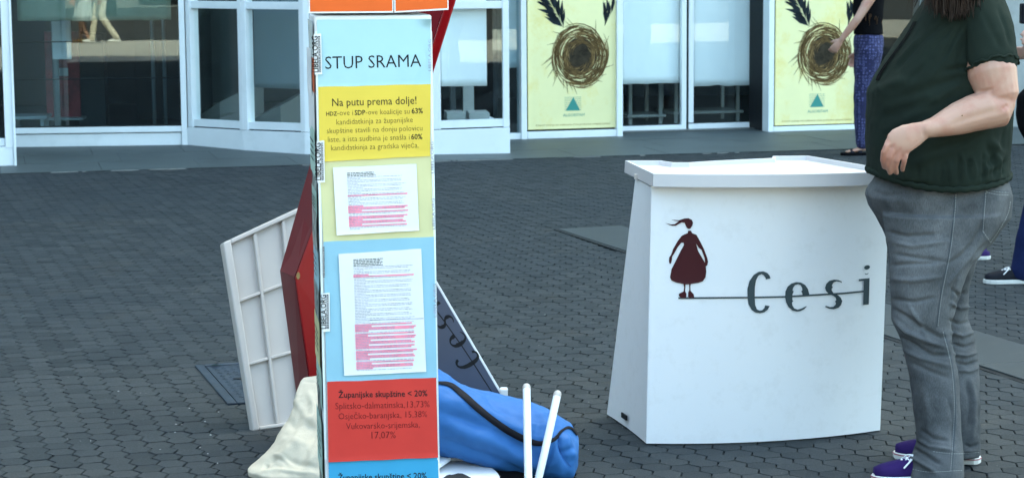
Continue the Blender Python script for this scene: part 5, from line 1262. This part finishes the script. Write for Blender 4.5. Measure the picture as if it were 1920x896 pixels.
crease_disp(me, jc, lambda co, n: .0030 * noise.noise(V((co.x * 9, co.y * 9, co.z * 6))) + .0055 * (.2 - abs(noise.noise(V((co.x * 7, co.y * 7, co.z * 15 + co.x * 6))))) + .0012 * noise.noise(co * 30))
je = link('jeans', me, M['jeans'], wm, True); tj = bvh_mesh(me); hj = hitter(tj, .0012)
def seam(pts, w_, mm, name, step=3):
    m = MB(); stroke(m, [(x, y, w_) for x, y in densify([p[:2] for p in smoothline(pts, 5)], step)], hj)
    if m.v: m.build(name, mm, je, fixn=False)
def stitch(pts, w_=.45):
    P = densify([p[:2] for p in smoothline(pts, 5)], 2.0); m = MB()
    for i in range(0, len(P) - 1, 2): stroke(m, [(*P[i], w_), (*P[i + 1], w_)], hj)
    if m.v: m.build('stitching', M['stitch'], je, fixn=False)
side = [(1790, 365), (1788, 400), (1780, 470), (1764, 550), (1756, 612)]; side2 = [(1770, 622), (1786, 690), (1791, 760), (1789, 820), (1784, 884)]
seam(side, .7, M['seam'], 'side_seam'); seam(side2, .7, M['seam'], 'side_seam'); stitch([(x + 2.2, y) for x, y in side]); stitch([(x - 2, y) for x, y in side2])
pk = [(1848.5, 355.5), (1847, 380), (1843, 434), (1857, 454), (1871, 434), (1889, 402), (1894, 378)]
stitch([(x, y) for x, y in pk[:3]]); stitch(pk[2:4]); stitch(pk[3:]); stitch([(1848.5, 355.5), (1870, 360), (1894, 361)]); stitch([(1849, 360.5), (1870, 365), (1893, 366)]); seam([(1847, 355), (1870, 359), (1894, 360)], .9, M['seam'], 'pocket_edge'); seam([(1846.5, 358), (1841.5, 434), (1857, 456)], .7, M['seam'], 'pocket_edge')
stitch([(1703, 876), (1740, 884), (1803, 881)]); stitch([(1750, 846), (1790, 850), (1837, 847)]); seam([(1629, 338), (1627, 362), (1642, 402), (1662, 440)], 1.0, M['seam'], 'fly_seam')
# sneakers
for (fx, fy, tx, ty) in ((1795, 899, 1634, 902), (1836, 868, 1675, 857)):
    p, q = G(fx, fy), G(tx, ty); shoe(wm, p, q - p, (q - p).length, M['purple'], M['rubber'], 'sneaker', M['lace'], M['redstripe'])
# hair: cap and long loose strands
m = MB(); hair_cap(m, hc_, hf, hs_, hu, 1.06); me = remesh(m, .006, 3); displace(me, lambda co, n: .003 * noise.noise(V((co.x * 60, co.y * 60, co.z * 12)))); link('hair', me, M['hair'], wm, True)
m = MB(); rq = random.Random(12)
def strand(x1, y1, Y1, r, sx=None):
    a = rq.uniform(-.9, 1.0); b = rq.choice((-1, 1)) * rq.uniform(.3, 1) if rq.random() < .3 else -rq.uniform(.2, 1)
    p0 = hc_ + hu * .06 + V((.09 * a, .075 * (b if b else 1), 0)); p3 = aw(x1, y1, Y1); mid = aw((x1 + (sx or x1)) / 2 + rq.uniform(-6, 6), -45 + rq.uniform(-12, 12), Y1 - rq.uniform(0, .03))
    pts = smoothline([tuple(p0), tuple(p0.lerp(mid, .5) + V((rq.uniform(-.02, .02), -.02, .0))), tuple(mid), tuple(mid.lerp(p3, .6) + V((rq.uniform(-.012, .012), 0, 0))), tuple(p3)], 4)
    m.tube([V(p) for p in pts], [r * (1 - .75 * (i / (len(pts) - 1)) ** 2) for i in range(len(pts))], 5, cap=False)
for i in range(420): 
    x = rq.gauss(1796, 22); x = min(1838, max(1752, x)); strand(x, rq.uniform(2, 44) - abs(x - 1790) * .22, rq.uniform(6.62, 6.72), rq.uniform(.0016, .0034))
for i in range(70):
    x = rq.uniform(1735, 1768); strand(x, rq.uniform(5, 34), rq.uniform(6.66, 6.78), rq.uniform(.0007, .0018))
for i in range(34):
    x = rq.uniform(1700, 1745); strand(x, rq.uniform(4, 30), rq.uniform(6.6, 6.75), rq.uniform(.0008, .0016), x + 34)
tag(m.build('long_hair', M['hair'], wm, True), kind='stuff')

# ---- everybody else
def human(loc, heading, H, label, legs, arms, top=None, trousers=None, skirt=None, skirt_m=None, sleeves=.5, shoes=None, hair=None, hair_len=.25, skin='skin', tank=False, vox=.009, grp=None, legr=1.0, curl=.35, tr_len=1.0):
    r = empty('person', V((loc.x, loc.y, 0)), label, 'person', grp)
    f = V((math.cos(heading), math.sin(heading), 0)); s = V((-f.y, f.x, 0)); u = V((0, 0, 1)); k = H / 1.7; o = V((loc.x, loc.y, 0))
    L = lambda a, b, c: o + (f * a + s * b + u * c) * k
    tor = [(.86, .135, .10, 0), (.93, .165, .115, 0), (1.02, .145, .105, .005), (1.12, .13, .10, .008), (1.24, .145, .112, .012), (1.33, .16, .11, .005), (1.395, .155, .085, 0), (1.43, .10, .065, -.004), (1.455, .055, .055, 0)]
    def torso(m, add, z0=0, z1=9): m.loft([ering(L(q[3], 0, q[0]), (q[2] + add) * k, (q[1] + add) * k, f, s, 28) for q in tor if z0 <= q[0] <= z1])
    m = MB(); torso(m, 0); m.tube([L(0, 0, 1.42), L(.01, 0, 1.53)], .05 * k, 14); c = L(.025, 0, 1.60); head(m, c, f, s, u, k * .98)
    for i, (kn, an) in enumerate(legs):
        sg = 1 - 2 * i; m.tube([L(0, .085 * sg, .89), L(kn[0] * .5, sg * (.085 + kn[1]) / 1, (.89 + kn[2]) / 2 + .02), L(kn[0], sg * (.085 + kn[1]), kn[2]), L(*( (kn[0] * .6 + an[0] * .4), sg * (.085 + an[1]), kn[2] * .62 + an[2] * .38)), L(an[0], sg * (.085 + an[1]), an[2])], [.088 * k * legr, .076 * k * legr, .056 * k, .054 * k, .036 * k], 16)
        m.tube([L(an[0] - .02, sg * (.085 + an[1]), .05 + (an[2] - .09)), L(an[0] + .06, sg * (.085 + an[1]), .042), L(an[0] + .14, sg * (.085 + an[1]), .030)], [(.026 * k, .026 * k), (.03 * k, .018 * k), (.03 * k, .009 * k)], 12, ref=u)
    for i, (e_, w_) in enumerate(arms):
        sg = 1 - 2 * i; E = L(e_[0], sg * e_[1], e_[2]); W_ = L(w_[0], sg * w_[1], w_[2])
        m.tube([L(0, sg * .155, 1.375), L(0, sg * .155, 1.375).lerp(E, .5), E], [.05 * k, .043 * k, .034 * k], 14); m.tube([E, E.lerp(W_, .35), W_], [.036 * k, .036 * k, .023 * k], 14)
        hand(m, W_, (W_ - E), s * sg + u * .3, k * .95, curl, -sg)
    me = remesh(m, vox * .85, 3); skin_attr(me, lambda co: 0); link('body', me, M[skin], r, True); face_bits(r, c, f, s, u, k * .98)
    if top:
        m = MB(); torso(m, .016, .93 if trousers is None or not tank else .95, 1.36 if tank else 9)
        if tank:
            for sg in (-1, 1): m.tube([L(.10, sg * .08, 1.33), L(.05, sg * .085, 1.41), L(-.02, sg * .085, 1.44), L(-.09, sg * .08, 1.34)], .012 * k, 8, ref=s)
        else:
            for i, (e_, w_) in enumerate(arms):
                sg = 1 - 2 * i; E = L(e_[0], sg * e_[1], e_[2]); W_ = L(w_[0], sg * w_[1], w_[2]); S0 = L(0, sg * .15, 1.37)
                if sleeves <= 1: m.tube([S0, S0.lerp(E, sleeves)], [.064 * k, .058 * k], 14)
                else: m.tube([S0, S0.lerp(E, .5), E, E.lerp(W_, .93)], [.064 * k, .056 * k, .05 * k, .036 * k], 14)
        me = remesh(m, vox, 4); displace(me, lambda co, n: .005 * noise.noise(V((co.x * 10, co.y * 10, co.z * 7)))); link('top', me, top, r, True)
    if trousers:
        m = MB(); torso(m, .014, .8, 1.03)
        for i, (kn, an) in enumerate(legs):
            sg = 1 - 2 * i; E = L(kn[0], sg * (.085 + kn[1]), kn[2]); A = L(an[0], sg * (.085 + an[1]), an[2] - .03); A = E.lerp(A, tr_len)
            m.tube([L(0, .085 * sg, .89), L(kn[0] * .5, sg * (.085 + kn[1]), (.89 + kn[2]) / 2 + .02), E, E.lerp(A, .5), A], [.104 * k * legr, .093 * k * legr, .074 * k, .069 * k, .060 * k], 18)
        me = remesh(m, vox, 4); displace(me, lambda co, n: .006 * noise.noise(V((co.x * 9, co.y * 9, co.z * 14)))); link('trousers', me, trousers, r, True)
    if skirt:
        m = MB(); m.loft([[L(0, 0, z) + (f * math.cos(t) * b * .8 + s * math.sin(t) * b) * k * (1 + g * .06 * math.sin(t * 13)) for t in [i * math.tau / 52 for i in range(52)]] for z, b, g in ((1.03, .145, 0), (.92, .19, .2), (.75, .235, .6), (.60, .265, 1), (.46, .285, 1.3))], caps=False)
        o_ = m.build('skirt', skirt, r, True); sf = o_.modifiers.new('t', 'SOLIDIFY'); sf.thickness = .004
    if shoes:
        for i, (kn, an) in enumerate(legs):
            sg = 1 - 2 * i; h = L(an[0] - .075, sg * (.085 + an[1]), 0); so = shoe(r, h, f, .265 * k, shoes[0], shoes[1], 'shoe', shoes[2] if len(shoes) > 2 else None, None, shoes[0] is None or (len(shoes) > 3))
    if hair:
        m = MB(); hair_cap(m, c, f, s, u, k); me = remesh(m, vox, 3); link('hair', me, hair, r, True)
        if hair_len > .1:
            m = MB(); rh = random.Random(2)
            for i in range(150):
                a = rh.uniform(1.2, 5.08); p = c + (f * math.cos(a) * .085 + s * math.sin(a) * .085) * k + u * .03; q = p + (f * math.cos(a) * .05 + s * math.sin(a) * .07) * k - u * (hair_len + rh.uniform(-.05, .12)) * k
                m.tube([p, p.lerp(q, .5) + (f * math.cos(a) + s * math.sin(a)) * .02, q], [.007, .006, .002], 5, cap=False)
            tag(m.build('long_hair', hair, r, True), kind='stuff')
    return r
St = ((.02, 0, .48), (-.02, .0, .09))
# walking woman in patterned trousers by the second poster
w2 = G(1664, 290)
human(V((w2.x - .16, w2.y + .05, 0)), math.pi + .05, 1.66, 'woman in black tank top and blue patterned trousers walking past the right-hand poster', [((.07, .0, .50), (.06, .0, .10)), ((.02, 0, .50), (-.34, 0, .16))],
      [((.14, .20, 1.16), (.27, .17, .985)), ((-.05, .24, 1.10), (.05, .24, .86))], M['black'], M['pattern'], shoes=(M['blackshoe'], M['black'], None, 1), hair=M['hair2'], hair_len=.42, tank=True, legr=1.05, tr_len=.93)
# person cut by the right edge of the picture
w3 = G(1890, 533)
p3 = human(V((w3.x + .40, w3.y + .12, 0)), math.pi, 1.72, 'person in black top, dark blue jeans and black sneakers, cut off by the right edge', [((.22, .0, .50), (.32, .0, .09)), ((.0, 0, .5), (-.22, 0, .12))],
           [((.10, .26, 1.12), (.24, .22, 1.17)), ((.06, .25, 1.12), (.22, .2, 1.12))], M['black'], M['jblue'], shoes=(M['blackshoe'], M['rubber'], M['lace']), hair=M['hair'], hair_len=.05, sleeves=1.0, skin='skin2', curl=.12)
m = MB(); q = at(1918, 26, 10.55); m.box((q.x - .012, q.y - .03, q.z - .05), (q.x + .05, q.y + .03, q.z + .05)); tag(bevel(m.build('mobile_phone', M['blackshoe']), .008, 3), 'black phone held by the person at the right edge', 'phone')
m = MB(); px_loft(m, dy=0, rows=[(163, 1925, 1960, 10.25, .05), (180, 1909, 1990, 10.25, .08), (215, 1905, 2000, 10.25, .10), (240, 1908, 2000, 10.25, .10), (262, 1920, 1995, 10.25, .08)]); me = remesh(m, .012, 3); displace(me, lambda co, n: .008 * noise.noise(co * 9))
sb_ = tag(link('shoulder_bag', me, M['black'], None, True), 'black shoulder bag hanging beside the person at the right edge', 'bag')
m = MB(); a_ = at(1930, 170, 10.25); b_ = at(1985, 172, 10.25); t_ = V((w3.x + .40, 10.52, 1.455)); m.tube([a_, a_.lerp(t_, .6) + V((0, -.04, 0)), t_, b_.lerp(t_, .6) + V((0, -.04, 0)), b_], .008, 8); m.build('strap', M['webbing'], sb_, True)
# person behind the woman: only one purple shoe shows
w4 = G(1846, 488)
human(V((w4.x - .14, w4.y + .12, 0)), 0.0, 1.62, 'person in purple shoes standing behind the woman in the green T-shirt', [((.03, .0, .48), (.0, .0, .09)), ((.03, 0, .48), (.02, 0, .09))][::-1],
      [((-.02, .20, 1.10), (.12, .18, .98)), ((-.02, .2, 1.10), (.10, .18, .98))], M['jdark'], M['jdark'], shoes=(M['purple'], M['rubber']), hair=M['hair'], hair_len=.1, vox=.012)
# two passers-by on the sunny plaza, seen as reflections in the big window
def mirr(p): q = p - SW.N * (2 * (p - SW.a).dot(SW.N)); return V((q.x, q.y, 0))
r1, r2 = mirr(G(158, 80)), mirr(G(192, 80))
human(r1, math.pi - .1, 1.66, 'woman in white top and checked skirt, reflected in the big left window', [((.05, -.02, .5), (.06, -.02, .09)), ((.05, -.02, .5), (-.08, -.02, .09))],
      [((-.03, .22, 1.1), (.12, .2, .9)), ((-.03, .22, 1.1), (.2, .22, .92))], M['whitecloth'], skirt=M['check'], shoes=(M['brown1'], M['brown1']), hair=M['hair'], hair_len=.2, vox=.014)
human(r2, math.pi - .1, 1.78, 'man in white shirt and cream trousers, reflected in the big left window', [((.14, .0, .5), (.20, 0, .09)), ((.0, 0, .5), (-.28, 0, .12))],
      [((-.05, .24, 1.12), (.1, .22, .95)), ((-.1, .24, 1.1), (.02, .24, .88))], M['whitecloth'], M['cream'], shoes=(M['whitecloth'], M['rubber']), hair=M['hair2'], hair_len=.05, vox=.014)
